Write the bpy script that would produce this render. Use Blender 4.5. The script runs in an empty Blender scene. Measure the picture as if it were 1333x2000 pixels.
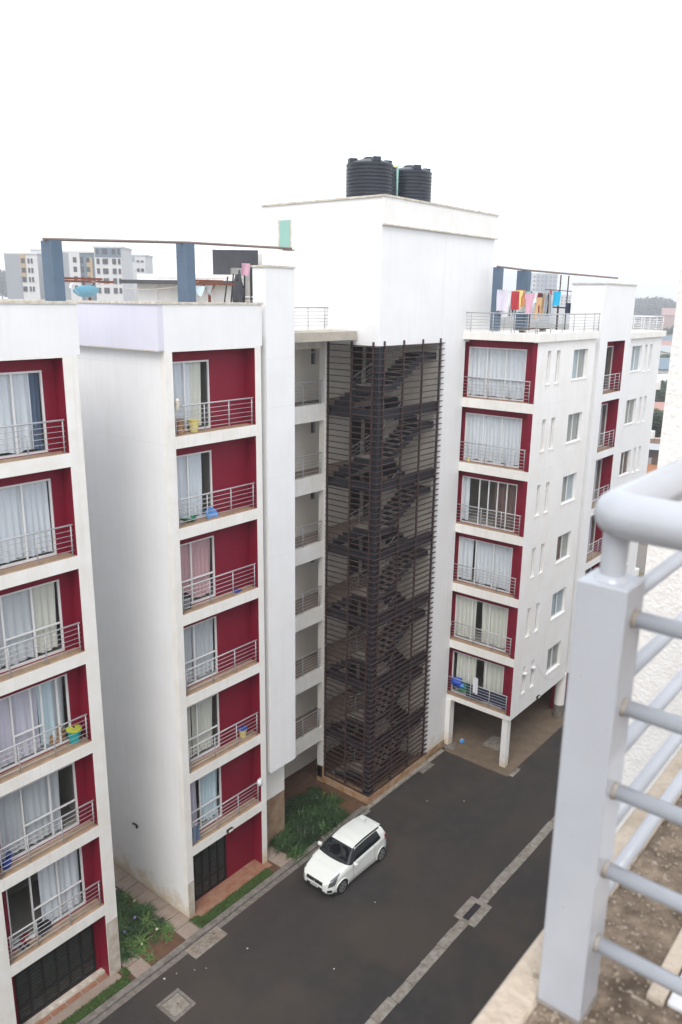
import bpy, bmesh, math, random
from mathutils import Vector, Matrix, noise
R = math.radians
random.seed(7)
sc = bpy.context.scene
col = sc.collection

# ---------------------------------------------------------------- camera
CAMH = 22.18
cd = bpy.data.cameras.new("Camera"); cam = bpy.data.objects.new("Camera", cd); col.objects.link(cam)
fw = Vector((0.74802517, 0.61116405, -0.25872155)); rt = Vector((0.63530926, -0.77215145, 0.01281731)); up = Vector((0.19193874, 0.17395587, 0.9658669))
m = Matrix((rt, up, -fw)).transposed().to_4x4(); m.translation = Vector((0, 0, CAMH)); cam.matrix_world = m
cd.sensor_fit = 'VERTICAL'; cd.sensor_height = 36; cd.lens = 1550.34 / 2000 * 36
cd.clip_start = 0.05; cd.clip_end = 6000
cd.dof.use_dof = True; cd.dof.focus_distance = 28; cd.dof.aperture_fstop = 5.0
sc.camera = cam
# ---------------------------------------------------------------- world: overcast sky
SUN_EL, SUN_ROT = R(49), R(230)
w = bpy.data.worlds.new("World"); sc.world = w; w.use_nodes = True
nt = w.node_tree; nt.nodes.clear()
out = nt.nodes.new('ShaderNodeOutputWorld')
sky = nt.nodes.new('ShaderNodeTexSky'); sky.sky_type = 'NISHITA'; sky.sun_disc = False
sky.sun_elevation = SUN_EL; sky.sun_rotation = SUN_ROT; sky.dust_density = 3; sky.air_density = 1.2
b1 = nt.nodes.new('ShaderNodeBackground'); b1.inputs[1].default_value = 0.08
nt.links.new(sky.outputs[0], b1.inputs[0])
b2 = nt.nodes.new('ShaderNodeBackground'); b2.inputs[1].default_value = 1.28
tc = nt.nodes.new('ShaderNodeTexCoord'); mp = nt.nodes.new('ShaderNodeMapping'); mp.inputs['Scale'].default_value = (1, 1, 2.5)
ns = nt.nodes.new('ShaderNodeTexNoise'); ns.inputs['Scale'].default_value = 1.6; ns.inputs['Detail'].default_value = 5
cr = nt.nodes.new('ShaderNodeValToRGB'); cr.color_ramp.elements[0].position = 0.35; cr.color_ramp.elements[0].color = (0.80, 0.86, 0.93, 1)
cr.color_ramp.elements[1].position = 0.6; cr.color_ramp.elements[1].color = (1, 1, 1, 1)
nt.links.new(tc.outputs['Generated'], mp.inputs[0]); nt.links.new(mp.outputs[0], ns.inputs[0]); nt.links.new(ns.outputs[0], cr.inputs[0]); nt.links.new(cr.outputs[0], b2.inputs[0])
ad = nt.nodes.new('ShaderNodeAddShader'); nt.links.new(b1.outputs[0], ad.inputs[0]); nt.links.new(b2.outputs[0], ad.inputs[1]); nt.links.new(ad.outputs[0], out.inputs[0])
# ---------------------------------------------------------------- sun behind cloud
sl = bpy.data.lights.new("Sun", 'SUN'); sl.energy = 1.35; sl.angle = R(25); sl.color = (1, 0.97, 0.92)
so = bpy.data.objects.new("Sun", sl); col.objects.link(so); so.rotation_euler = Vector((-0.58, -0.29, 0.76)).to_track_quat('Z', 'Y').to_euler()
sc.view_settings.view_transform = 'Standard'; sc.view_settings.look = 'None'; sc.view_settings.gamma = 1; sc.view_settings.exposure = 0.13
sc.cycles.max_bounces = 8; sc.cycles.transparent_max_bounces = 16

# ================================================================ materials
def P(name, color, rough=0.6, noise_amt=0.0, nscale=3.0, dark=None, bump=0.0, bscale=40, metal=0.0, coat=0.0, streak=0.0, detail=6, lo=0.35, hi=0.65, spec=0.5, splash=0, spots=None):
    mt = bpy.data.materials.new(name); mt.use_nodes = True; n = mt.node_tree; bs = n.nodes['Principled BSDF']
    bs.inputs['Base Color'].default_value = (*color, 1); bs.inputs['Roughness'].default_value = rough; bs.inputs['Metallic'].default_value = metal
    bs.inputs['Coat Weight'].default_value = coat; bs.inputs['Specular IOR Level'].default_value = spec
    t = n.nodes.new('ShaderNodeTexCoord'); last = None
    if noise_amt > 0:
        a = n.nodes.new('ShaderNodeTexNoise'); a.inputs['Scale'].default_value = nscale; a.inputs['Detail'].default_value = detail; a.inputs['Roughness'].default_value = 0.65
        n.links.new(t.outputs['Object'], a.inputs[0])
        r = n.nodes.new('ShaderNodeMapRange'); r.inputs['From Min'].default_value = lo; r.inputs['From Max'].default_value = hi; r.inputs['To Max'].default_value = noise_amt
        n.links.new(a.outputs[0], r.inputs[0])
        mx = n.nodes.new('ShaderNodeMix'); mx.data_type = 'RGBA'; mx.inputs['A'].default_value = (*color, 1); mx.inputs['B'].default_value = (*(dark or [c * 0.5 for c in color]), 1)
        n.links.new(r.outputs[0], mx.inputs['Factor']); last = mx.outputs['Result']
    if streak > 0:
        mpn = n.nodes.new('ShaderNodeMapping'); mpn.inputs['Scale'].default_value = (3.2, 3.2, 0.12); n.links.new(t.outputs['Object'], mpn.inputs[0])
        a = n.nodes.new('ShaderNodeTexNoise'); a.inputs['Scale'].default_value = 2.0; a.inputs['Detail'].default_value = 7; a.inputs['Roughness'].default_value = 0.7; n.links.new(mpn.outputs[0], a.inputs[0])
        r = n.nodes.new('ShaderNodeMapRange'); r.inputs['From Min'].default_value = 0.5; r.inputs['From Max'].default_value = 0.75; r.inputs['To Max'].default_value = streak; n.links.new(a.outputs[0], r.inputs[0])
        mx = n.nodes.new('ShaderNodeMix'); mx.data_type = 'RGBA'; mx.inputs['B'].default_value = (color[0] * .62, color[1] * .58, color[2] * .52, 1)
        if last: n.links.new(last, mx.inputs['A'])
        else: mx.inputs['A'].default_value = (*color, 1)
        n.links.new(r.outputs[0], mx.inputs['Factor']); last = mx.outputs['Result']
    if splash:
        sx = n.nodes.new('ShaderNodeSeparateXYZ'); n.links.new(t.outputs['Object'], sx.inputs[0])
        a = n.nodes.new('ShaderNodeTexNoise'); a.inputs['Scale'].default_value = 1.3; a.inputs['Detail'].default_value = 8; a.inputs['Roughness'].default_value = .7; n.links.new(t.outputs['Object'], a.inputs[0])
        ml = n.nodes.new('ShaderNodeMath'); ml.operation = 'MULTIPLY_ADD'; ml.inputs[1].default_value = -3.2*splash; ml.inputs[2].default_value = 1.6*splash; n.links.new(a.outputs[0], ml.inputs[0])
        su = n.nodes.new('ShaderNodeMath'); su.operation = 'ADD'; n.links.new(sx.outputs[2], su.inputs[0]); n.links.new(ml.outputs[0], su.inputs[1])
        r = n.nodes.new('ShaderNodeMapRange'); r.inputs['From Min'].default_value = .05; r.inputs['From Max'].default_value = splash; r.inputs['To Min'].default_value = .75; r.inputs['To Max'].default_value = 0; n.links.new(su.outputs[0], r.inputs[0])
        mx = n.nodes.new('ShaderNodeMix'); mx.data_type = 'RGBA'; mx.inputs['B'].default_value = (.52, .40, .24, 1); mx.inputs['A'].default_value = (*color, 1)
        if last: n.links.new(last, mx.inputs['A'])
        n.links.new(r.outputs[0], mx.inputs['Factor']); last = mx.outputs['Result']
    if spots:
        a = n.nodes.new('ShaderNodeTexNoise'); a.inputs['Scale'].default_value = spots[0]; a.inputs['Detail'].default_value = 8; n.links.new(t.outputs['Object'], a.inputs[0])
        r = n.nodes.new('ShaderNodeMapRange'); r.inputs['From Min'].default_value = spots[1]; r.inputs['From Max'].default_value = spots[1]+.03; r.inputs['To Max'].default_value = spots[3]; n.links.new(a.outputs[0], r.inputs[0])
        mx = n.nodes.new('ShaderNodeMix'); mx.data_type = 'RGBA'; mx.inputs['B'].default_value = (*spots[2], 1); mx.inputs['A'].default_value = (*color, 1)
        if last: n.links.new(last, mx.inputs['A'])
        n.links.new(r.outputs[0], mx.inputs['Factor']); last = mx.outputs['Result']
    if last: n.links.new(last, bs.inputs['Base Color'])
    if bump > 0:
        a = n.nodes.new('ShaderNodeTexNoise'); a.inputs['Scale'].default_value = bscale; a.inputs['Detail'].default_value = 4; n.links.new(t.outputs['Object'], a.inputs[0])
        bp = n.nodes.new('ShaderNodeBump'); bp.inputs['Strength'].default_value = bump; bp.inputs['Distance'].default_value = 0.02
        n.links.new(a.outputs[0], bp.inputs['Height']); n.links.new(bp.outputs[0], bs.inputs['Normal'])
    return mt
M = {}
M['white'] = P('white_wall_paint', (.80, .80, .805), .75, .4, .6, (.70, .70, .69), .1, 30, streak=.16, splash=.9)
M['white_d'] = P('weathered_white_paint', (.82, .81, .80), .8, .45, 1.0, (.73, .70, .64), .1, 30, streak=.22, splash=.8)
M['slabedge'] = P('slab_edge_paint', (.81, .80, .775), .8, .5, 1.6, (.70, .66, .58), .1, 30, streak=.30, splash=.8)
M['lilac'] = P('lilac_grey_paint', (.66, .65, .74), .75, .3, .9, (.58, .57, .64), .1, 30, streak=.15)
M['coping'] = P('stained_coping', (.68, .64, .57), .85, .7, 5, (.34, .28, .2), .3, 30)
M['grout'] = P('joint_line', (.70, .69, .66), .9)
M['red'] = P('crimson_wall_paint', (.20, .002, .020), .6, .4, 1.1, (.15, .004, .018), .1, 30, streak=.15, spec=.35)
M['tan'] = P('balcony_floor_tile', (.42, .30, .20), .7, .5, 4, (.22, .14, .09), .1, 20)
M['alu'] = P('white_aluminium', (.74, .74, .74), .35, spec=.5)
M['rail'] = P('grey_rail_paint', (.42, .43, .45), .4, .3, 8, (.3, .29, .28))
M['room'] = P('room_paint', (.34, .31, .27), .9)
M['roomshade'] = P('painted_room_shade', (.05, .045, .04), .9)  # near-black colour holds the shade of unlit rooms and the lobby
M['black'] = P('black_steel', (.012, .012, .013), .45)
M['navy'] = P('navy_steel_paint', (.013, .016, .026), .55, .4, 3, (.028, .026, .028), .1, 30)
M['weld'] = P('dirty_weld', (.33, .31, .29), .6, .8, 60, (.2, .16, .12))
M['scuffed'] = P('scuffed_wall_base', (.58, .54, .48), .9, .9, 3, (.40, .33, .26), .3, 30)
M['brownbase'] = P('brown_wall_base', (.34, .25, .17), .9, .9, 1.5, (.20, .11, .06), .3, 30)
M['grit'] = P('brown_grit', (.34, .28, .22), .9, .6, 50)
M['ruststain'] = P('rust_drip_stain', (.66, .50, .36), .9, .6, 20, (.74, .66, .56))
M['louvgrey'] = P('smoked_louvre_glass', (.075, .08, .07), .4, .6, 5, (.03, .03, .026))
M['beam'] = P('weathered_brown_beam', (.20, .15, .13), .8)
M['rust'] = P('rusty_brown_steel', (.055, .028, .024), .7, .6, 6, (.03, .02, .02))
M['steelblue'] = P('blue_grey_paint', (.10, .15, .215), .6, .4, 2, (.075, .11, .16), .1, 30, streak=.3)
M['beige'] = P('beige_inner_paint', (.72, .68, .61), .85, .4, 1.5, (.58, .53, .45), .1, 30, streak=.2)
M['conc'] = P('grey_concrete', (.22, .20, .18), .9, .8, 5, (.10, .08, .065), .5, 40)
M['concl'] = P('pale_concrete', (.31, .285, .25), .9, .9, 4, (.16, .13, .10), .5, 40)
M['plinth'] = P('earth_stained_plinth', (.42, .32, .20), .9, .8, 3, (.28, .10, .035), .4, 30)
M['paver'] = P('pink_grey_paving', (.30, .24, .20), .9, .6, 3, (.22, .16, .12), .3, 40)
M['soil'] = P('red_brown_soil', (.13, .065, .035), 1, .8, 4, (.07, .04, .025), .8, 25)
M['redfloor'] = P('red_oxide_floor', (.25, .095, .055), .9, .7, 3, (.33, .22, .15), .2, 25)
M['under'] = P('undercroft_floor', (.17, .125, .085), .9, .6, 2, (.1, .07, .05), .3, 25)
M['leaf1'] = P('dark_green_leaf', (.030, .062, .022), .5, .6, 6, (.045, .09, .03))
M['leaf2'] = P('mid_green_leaf', (.055, .115, .03), .5, .6, 6, (.035, .08, .025))
M['leaf3'] = P('light_green_leaf', (.11, .19, .045), .5, .5, 6, (.07, .14, .035))
M['leafd'] = P('deep_green_leaf', (.016, .036, .014), .5, .6, 5, (.035, .065, .02))
M['grass'] = P('lawn_green', (.07, .15, .03), .8, .7, 8, (.10, .12, .045))
M['petal'] = P('lilac_petal', (.42, .40, .78), .6); M['petalw'] = P('cream_petal', (.55, .55, .38), .6)
M['tank'] = P('black_plastic', (.013, .016, .028), .38, .3, 3, (.03, .034, .045))
M['carpaint'] = P('white_car_paint', (.78, .80, .76), .25, coat=1.0)
M['rubber'] = P('tyre_rubber', (.014, .014, .014), .85)
M['alloy'] = P('alloy_wheel', (.55, .55, .56), .3, metal=.8)
M['carglass'] = P('tinted_car_glass', (.006, .009, .012), .04, spec=.8)
M['trim'] = P('black_trim', (.012, .012, .013), .5)
M['lamp'] = P('headlamp_lens', (.10, .105, .11), .08, coat=1, spec=.9)
M['tail'] = P('red_lamp_lens', (.45, .01, .02), .15, coat=1)
M['plate'] = P('number_plate', (.6, .6, .58), .5)
M['fgrail'] = P('glossy_pale_grey_paint', (.42, .44, .48), .28, .6, 9, (.38, .395, .43), .015, 60, coat=.3, streak=.12, spots=(90, .71, (.30, .24, .19), .6))
M['rough'] = P('rough_cast_plaster', (.80, .78, .76), .95, .6, 14, (.66, .62, .58), .55, 34, detail=8, lo=.45, hi=.75)
M['roofslab'] = P('gritty_weathered_screed', (.29, .225, .165), .95, 1.0, 14, (.085, .06, .042), .6, 80, detail=14, lo=.34, hi=.62, spots=(60, .62, (.42, .36, .29), .7))
M['rooflip'] = P('worn_screed_edge', (.55, .47, .38), .95, .8, 9, (.27, .20, .135), .5, 70, detail=12, lo=.40, hi=.74)
M['roofflat'] = P('roof_screed', (.45, .41, .35), .95, .6, 2, (.3, .27, .22))
M['rustwood'] = P('rusted_post', (.24, .075, .04), .85, .7, 8, (.09, .04, .03))
M['dish'] = P('sky_blue_dish', (.24, .56, .74), .4)
M['tarp'] = P('black_tarpaulin', (.03, .032, .04), .6, .4, 3, (.06, .06, .07))
M['tarpg'] = P('grey_sheet_metal', (.06, .065, .075), .6)
M['stone'] = P('rubble_stone', (.33, .25, .19), .95, .9, 1.2, (.17, .10, .07), .6, 3)
M['orange'] = P('orange_earth', (.36, .145, .055), 1, .5, .3, (.28, .11, .05))
M['ground'] = P('brown_green_ground', (.10, .10, .05), 1, .8, .02, (.19, .13, .075))
M['bark'] = P('brown_bark', (.09, .06, .04), .9)
for nme, c in dict(pwhite=(.75, .75, .76), pblue=(.02, .07, .42), cyan=(.01, .38, .38), lime=(.50, .56, .02), green=(.01, .22, .12), yellow=(.72, .62, .22), wood=(.42, .20, .07), lightblue=(.10, .30, .70), pink=(.60, .34, .44),
                   dred=(.40, .02, .03), orangec=(.52, .20, .07), navyc=(.012, .018, .055), turq=(.0, .36, .60), tangy=(.55, .35, .18), purple=(.42, .30, .60), mint=(.15, .55, .35), greyc=(.35, .36, .38), wicker=(.35, .2, .1),
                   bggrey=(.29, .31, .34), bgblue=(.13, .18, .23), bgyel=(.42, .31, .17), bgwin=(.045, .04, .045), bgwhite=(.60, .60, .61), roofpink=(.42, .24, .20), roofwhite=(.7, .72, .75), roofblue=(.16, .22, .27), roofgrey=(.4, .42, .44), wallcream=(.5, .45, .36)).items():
    M[nme] = P(nme + '_colour', c, .6, .2, 4)
def asphalt():
    mt = P('worn_brown_asphalt', (.034, .029, .027), .9, spec=.25)
    n = mt.node_tree; bs = n.nodes['Principled BSDF']; t = n.nodes.new('ShaderNodeTexCoord')
    def nz(s, d=4, sc=(1, 1, 1)):
        mpn = n.nodes.new('ShaderNodeMapping'); mpn.inputs['Scale'].default_value = sc; n.links.new(t.outputs['Object'], mpn.inputs[0])
        a = n.nodes.new('ShaderNodeTexNoise'); a.inputs['Scale'].default_value = s; a.inputs['Detail'].default_value = d; n.links.new(mpn.outputs[0], a.inputs[0]); return a.outputs[0]
    def mix(prev, f, lo, hi, c, amt):
        r = n.nodes.new('ShaderNodeMapRange'); r.inputs['From Min'].default_value = lo; r.inputs['From Max'].default_value = hi; r.inputs['To Max'].default_value = amt; n.links.new(f, r.inputs[0])
        x = n.nodes.new('ShaderNodeMix'); x.data_type = 'RGBA'; x.inputs['B'].default_value = (*c, 1); n.links.new(r.outputs[0], x.inputs['Factor'])
        if prev: n.links.new(prev, x.inputs['A'])
        else: x.inputs['A'].default_value = (.043, .037, .035, 1)
        return x.outputs['Result']
    c = mix(None, nz(.33, 7, (.5, 1, 1)), .44, .60, (.064, .051, .041), .75)
    c = mix(c, nz(.4, 7, (1, .5, 1)), .46, .60, (.034, .033, .031), .7)
    c = mix(c, nz(1.8, 8), .46, .66, (.056, .048, .044), .5)
    c = mix(c, nz(90, 2), .60, .75, (.075, .065, .06), .4)
    c = mix(c, nz(9, 8), .70, .74, (.13, .11, .09), .5)
    n.links.new(c, bs.inputs['Base Color'])
    a = n.nodes.new('ShaderNodeTexNoise'); a.inputs['Scale'].default_value = 60; n.links.new(t.outputs['Object'], a.inputs[0])
    bp = n.nodes.new('ShaderNodeBump'); bp.inputs['Strength'].default_value = .4; bp.inputs['Distance'].default_value = .01; n.links.new(a.outputs[0], bp.inputs['Height']); n.links.new(bp.outputs[0], bs.inputs['Normal'])
    return mt
M['asphalt'] = asphalt()
def glass():
    mt = bpy.data.materials.new('window_glass'); mt.use_nodes = True; n = mt.node_tree; n.nodes.clear()
    o = n.nodes.new('ShaderNodeOutputMaterial'); tr = n.nodes.new('ShaderNodeBsdfTransparent'); tr.inputs[0].default_value = (.95, .965, .97, 1)
    g = n.nodes.new('ShaderNodeBsdfGlossy'); g.inputs['Roughness'].default_value = .03; f = n.nodes.new('ShaderNodeFresnel'); f.inputs[0].default_value = 1.35
    ge = n.nodes.new('ShaderNodeNewGeometry'); sb = n.nodes.new('ShaderNodeMath'); sb.operation = 'SUBTRACT'; sb.use_clamp = True; n.links.new(f.outputs[0], sb.inputs[0]); n.links.new(ge.outputs['Backfacing'], sb.inputs[1])
    x = n.nodes.new('ShaderNodeMixShader'); n.links.new(sb.outputs[0], x.inputs[0]); n.links.new(tr.outputs[0], x.inputs[1]); n.links.new(g.outputs[0], x.inputs[2]); n.links.new(x.outputs[0], o.inputs[0])
    return mt
M['glass'] = glass()
def curtain(name, c):
    mt = P(name, c, .9, .25, 2.0, [k * .8 for k in c]); n = mt.node_tree; bs = n.nodes['Principled BSDF']; bs.inputs['Subsurface Weight'].default_value = 0
    return mt
for nme, c in dict(cwhite=(.70, .715, .75), cgrey=(.56, .57, .59), ccream=(.68, .66, .58), clilac=(.64, .60, .69), cblue=(.62, .74, .80), cpat=(.10, .14, .22), cred=(.60, .36, .38), cbrown=(.16, .10, .09), cdark=(.035, .04, .06), cwin=(.40, .40, .38), cwint=(.46, .52, .55)).items(): M[nme] = curtain('curtain_' + nme, c)

# ================================================================ mesh helpers
class MB:
    def __init__(s): s.v = []; s.f = []
    def box(s, x0, x1, y0, y1, z0, z1):
        if x1 < x0: x0, x1 = x1, x0
        if y1 < y0: y0, y1 = y1, y0
        if z1 < z0: z0, z1 = z1, z0
        i = len(s.v)
        s.v += [(x0, y0, z0), (x1, y0, z0), (x1, y1, z0), (x0, y1, z0), (x0, y0, z1), (x1, y0, z1), (x1, y1, z1), (x0, y1, z1)]
        s.f += [(i, i+3, i+2, i+1), (i+4, i+5, i+6, i+7), (i, i+1, i+5, i+4), (i+1, i+2, i+6, i+5), (i+2, i+3, i+7, i+6), (i+3, i, i+4, i+7)]
        return s
    def obox(s, c, ax, ay, az):   # oriented box: centre and half-axis vectors
        c, ax, ay, az = map(Vector, (c, ax, ay, az)); i = len(s.v)
        for a, b, d in ((-1,-1,-1),(1,-1,-1),(1,1,-1),(-1,1,-1),(-1,-1,1),(1,-1,1),(1,1,1),(-1,1,1)): s.v.append(tuple(c + ax*a + ay*b + az*d))
        s.f += [(i, i+3, i+2, i+1), (i+4, i+5, i+6, i+7), (i, i+1, i+5, i+4), (i+1, i+2, i+6, i+5), (i+2, i+3, i+7, i+6), (i+3, i, i+4, i+7)]
        return s
    def tube(s, pts, r, n=8, r2=None, cap=True):
        pts = [Vector(p) for p in pts]; i0 = len(s.v); k = len(pts)
        for j, p in enumerate(pts):
            d = (pts[min(j+1, k-1)] - pts[max(j-1, 0)]).normalized()
            a = d.orthogonal().normalized() if abs(d.z) < .99 else Vector((1, 0, 0)); 
            a = (Vector((0, 0, 1)).cross(d)).normalized() if abs(d.z) < .99 else Vector((1, 0, 0)); b = d.cross(a)
            rr = r if r2 is None else r + (r2 - r) * j / max(1, k-1)
            for q in range(n):
                t = 2 * math.pi * q / n; s.v.append(tuple(p + a * math.cos(t) * rr + b * math.sin(t) * rr))
        for j in range(k-1):
            for q in range(n):
                a, b = i0 + j*n + q, i0 + j*n + (q+1) % n; s.f.append((a, b, b+n, a+n))
        if cap:
            s.f.append(tuple(i0 + q for q in reversed(range(n)))); s.f.append(tuple(i0 + (k-1)*n + q for q in range(n)))
        return s
    def lathe(s, cx, cy, prof, n=24, cap=True):
        i0 = len(s.v)
        for r, z in prof:
            for q in range(n):
                t = 2*math.pi*q/n; s.v.append((cx + r*math.cos(t), cy + r*math.sin(t), z))
        for j in range(len(prof)-1):
            for q in range(n):
                a, b = i0 + j*n + q, i0 + j*n + (q+1) % n; s.f.append((a, b, b+n, a+n))
        if cap:
            s.f.append(tuple(i0 + q for q in reversed(range(n)))); s.f.append(tuple(i0 + (len(prof)-1)*n + q for q in range(n)))
        return s
    def poly(s, pts): i = len(s.v); s.v += [tuple(p) for p in pts]; s.f.append(tuple(range(i, i+len(pts)))); return s
    def prism(s, pts, z0, z1):    # extruded xy polygon (counter-clockwise)
        i = len(s.v); n = len(pts); s.v += [(x, y, z0) for x, y in pts] + [(x, y, z1) for x, y in pts]
        s.f.append(tuple(i+q for q in reversed(range(n)))); s.f.append(tuple(i+n+q for q in range(n)))
        for q in range(n): a, b = i+q, i+(q+1) % n; s.f.append((a, b, b+n, a+n))
        return s
    def build(s, name, mat, parent=None, smooth=False, bevel=0, loc=None):
        me = bpy.data.meshes.new(name); 
        vs = s.v if loc is None else [(x-loc[0], y-loc[1], z-loc[2]) for x, y, z in s.v]
        me.from_pydata(vs, [], s.f); me.materials.append(M[mat] if isinstance(mat, str) else mat)
        if bevel:
            bm = bmesh.new(); bm.from_mesh(me); bmesh.ops.bevel(bm, geom=bm.edges[:], offset=bevel, segments=3, affect='EDGES', profile=.5, clamp_overlap=True); bm.to_mesh(me); bm.free()
        if smooth: me.polygons.foreach_set('use_smooth', [True]*len(me.polygons))
        o = bpy.data.objects.new(name, me); col.objects.link(o)
        if loc is not None: o.location = loc
        if parent: o.parent = parent
        return o
def tag(o, label=None, cat=None, group=None, kind=None):
    if label: o['label'] = label
    if cat: o['category'] = cat
    if group: o['group'] = group
    if kind: o['kind'] = kind
    return o
def thing(name, label, cat, loc=(0, 0, 0), rz=0, group=None):
    o = bpy.data.objects.new(name, None); o.empty_display_size = .2; col.objects.link(o); o.location = loc; o.rotation_euler = (0, 0, rz)
    return tag(o, label, cat, group)
def node(name, parent):
    o = bpy.data.objects.new(name, None); col.objects.link(o); o.parent = parent; return o
kids = {}
def dup(o, parent=None):
    c = o.copy(); col.objects.link(c); c.parent = parent
    for ch in list(o.children): dup(ch, c)
    return c
def lump(mb, c, rx, ry, rz, seed, n=14):
    i0 = len(mb.v); c = Vector(c); m_ = n//2
    for j in range(m_+1):
        th = math.pi*j/m_
        for q in range(n):
            ph = 2*math.pi*q/n; d = Vector((math.sin(th)*math.cos(ph), math.sin(th)*math.sin(ph), math.cos(th)))
            k = 1+.55*noise.noise(d*2.1+Vector((seed*3.1, seed, 0)))+.25*noise.noise(d*5+Vector((seed, 0, 7))); mb.v.append((c.x+d.x*rx*k, c.y+d.y*ry*k, c.z+d.z*rz*k))
    for j in range(m_):
        for q in range(n): a, b = i0+j*n+q, i0+j*n+(q+1) % n; mb.f.append((a, a+n, b+n, b))
    return mb
class Fr:      # facade frame: s along the wall, d depth behind its plane
    def __init__(s, kind, base): s.k, s.b = kind, base
    def box(s, mb, s0, s1, d0, d1, z0, z1):
        if s.k == 'Y': return mb.box(s0, s1, s.b+d0, s.b+d1, z0, z1)
        return mb.box(s.b+d0, s.b+d1, s0, s1, z0, z1)
    def p(s, a, d, z): return (a, s.b+d, z) if s.k == 'Y' else (s.b+d, a, z)
def grid_wall(mb, fr, S0, S1, z0, z1, th, holes, d0=0):
    xs = sorted({S0, S1, *[h[0] for h in holes], *[h[1] for h in holes]}); zs = sorted({z0, z1, *[h[2] for h in holes], *[h[3] for h in holes]})
    xs = [x for x in xs if S0 <= x <= S1]; zs = [z for z in zs if z0 <= z <= z1]
    def solid(i, j):
        if i < 0 or j < 0 or i >= len(xs)-1 or j >= len(zs)-1: return False
        cx, cz = (xs[i]+xs[i+1])/2, (zs[j]+zs[j+1])/2
        return not any(h[0] < cx < h[1] and h[2] < cz < h[3] for h in holes)
    flip = fr.k == 'X'
    def q(pts): mb.poly([fr.p(*p) for p in (reversed(pts) if flip else pts)])
    for i in range(len(xs)-1):
        for j in range(len(zs)-1):
            if not solid(i, j): continue
            a, b, c, e = xs[i], xs[i+1], zs[j], zs[j+1]; f, g = d0, d0+th
            q([(a, f, c), (b, f, c), (b, f, e), (a, f, e)]); q([(b, g, c), (a, g, c), (a, g, e), (b, g, e)])
            if not solid(i-1, j): q([(a, g, c), (a, f, c), (a, f, e), (a, g, e)])
            if not solid(i+1, j): q([(b, f, c), (b, g, c), (b, g, e), (b, f, e)])
            if not solid(i, j-1): q([(a, g, c), (b, g, c), (b, f, c), (a, f, c)])
            if not solid(i, j+1): q([(a, f, e), (b, f, e), (b, g, e), (a, g, e)])
    return mb
def curtain_mesh(mb, fr, a, b, d, z0, z1, gather=0.0, seed=0):
    rnd = random.Random(seed); n = max(10, int((b-a)*26)); i0 = len(mb.v); rows = 7
    ph = rnd.random()*9; fq = 24 + rnd.random()*14
    for j in range(rows):
        t = j/(rows-1); z = z0 + (z1-z0)*t
        for i in range(n+1):
            x = i/n; s_ = a + (b-a)*x
            amp = .020 + .016*(1-t)
            off = amp*math.sin(fq*(s_)+ph+.5*math.sin(3*t+i*.4)) + .008*math.sin(61*s_+ph)
            if gather: s_ += gather*(1-t)*(x-.0)*(.5+.5*math.sin(2.2*t))
            mb.v.append(fr.p(s_, d+off, z + (.03*math.sin(9*s_+ph) if j == 0 else 0)))
    for j in range(rows-1):
        for i in range(n):
            a_ = i0 + j*(n+1)+i; mb.f.append((a_, a_+1, a_+n+2, a_+n+1))
def railing(mb, fr, a, b, d, zf, h=.93, posts=(), nb=5, step=.15, rp=.020, rh=.026, rb=.011, ends=False):
    mb.tube([fr.p(a, d, zf+h), fr.p(b, d, zf+h)], rh, 8)
    for k in range(nb):
        z = zf+h-.16-k*step; mb.tube([fr.p(a, d, z), fr.p(b, d, z)], rb, 6)
    for s_ in posts: mb.tube([fr.p(s_, d, zf-.02), fr.p(s_, d, zf+h)], rp, 6)
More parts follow.
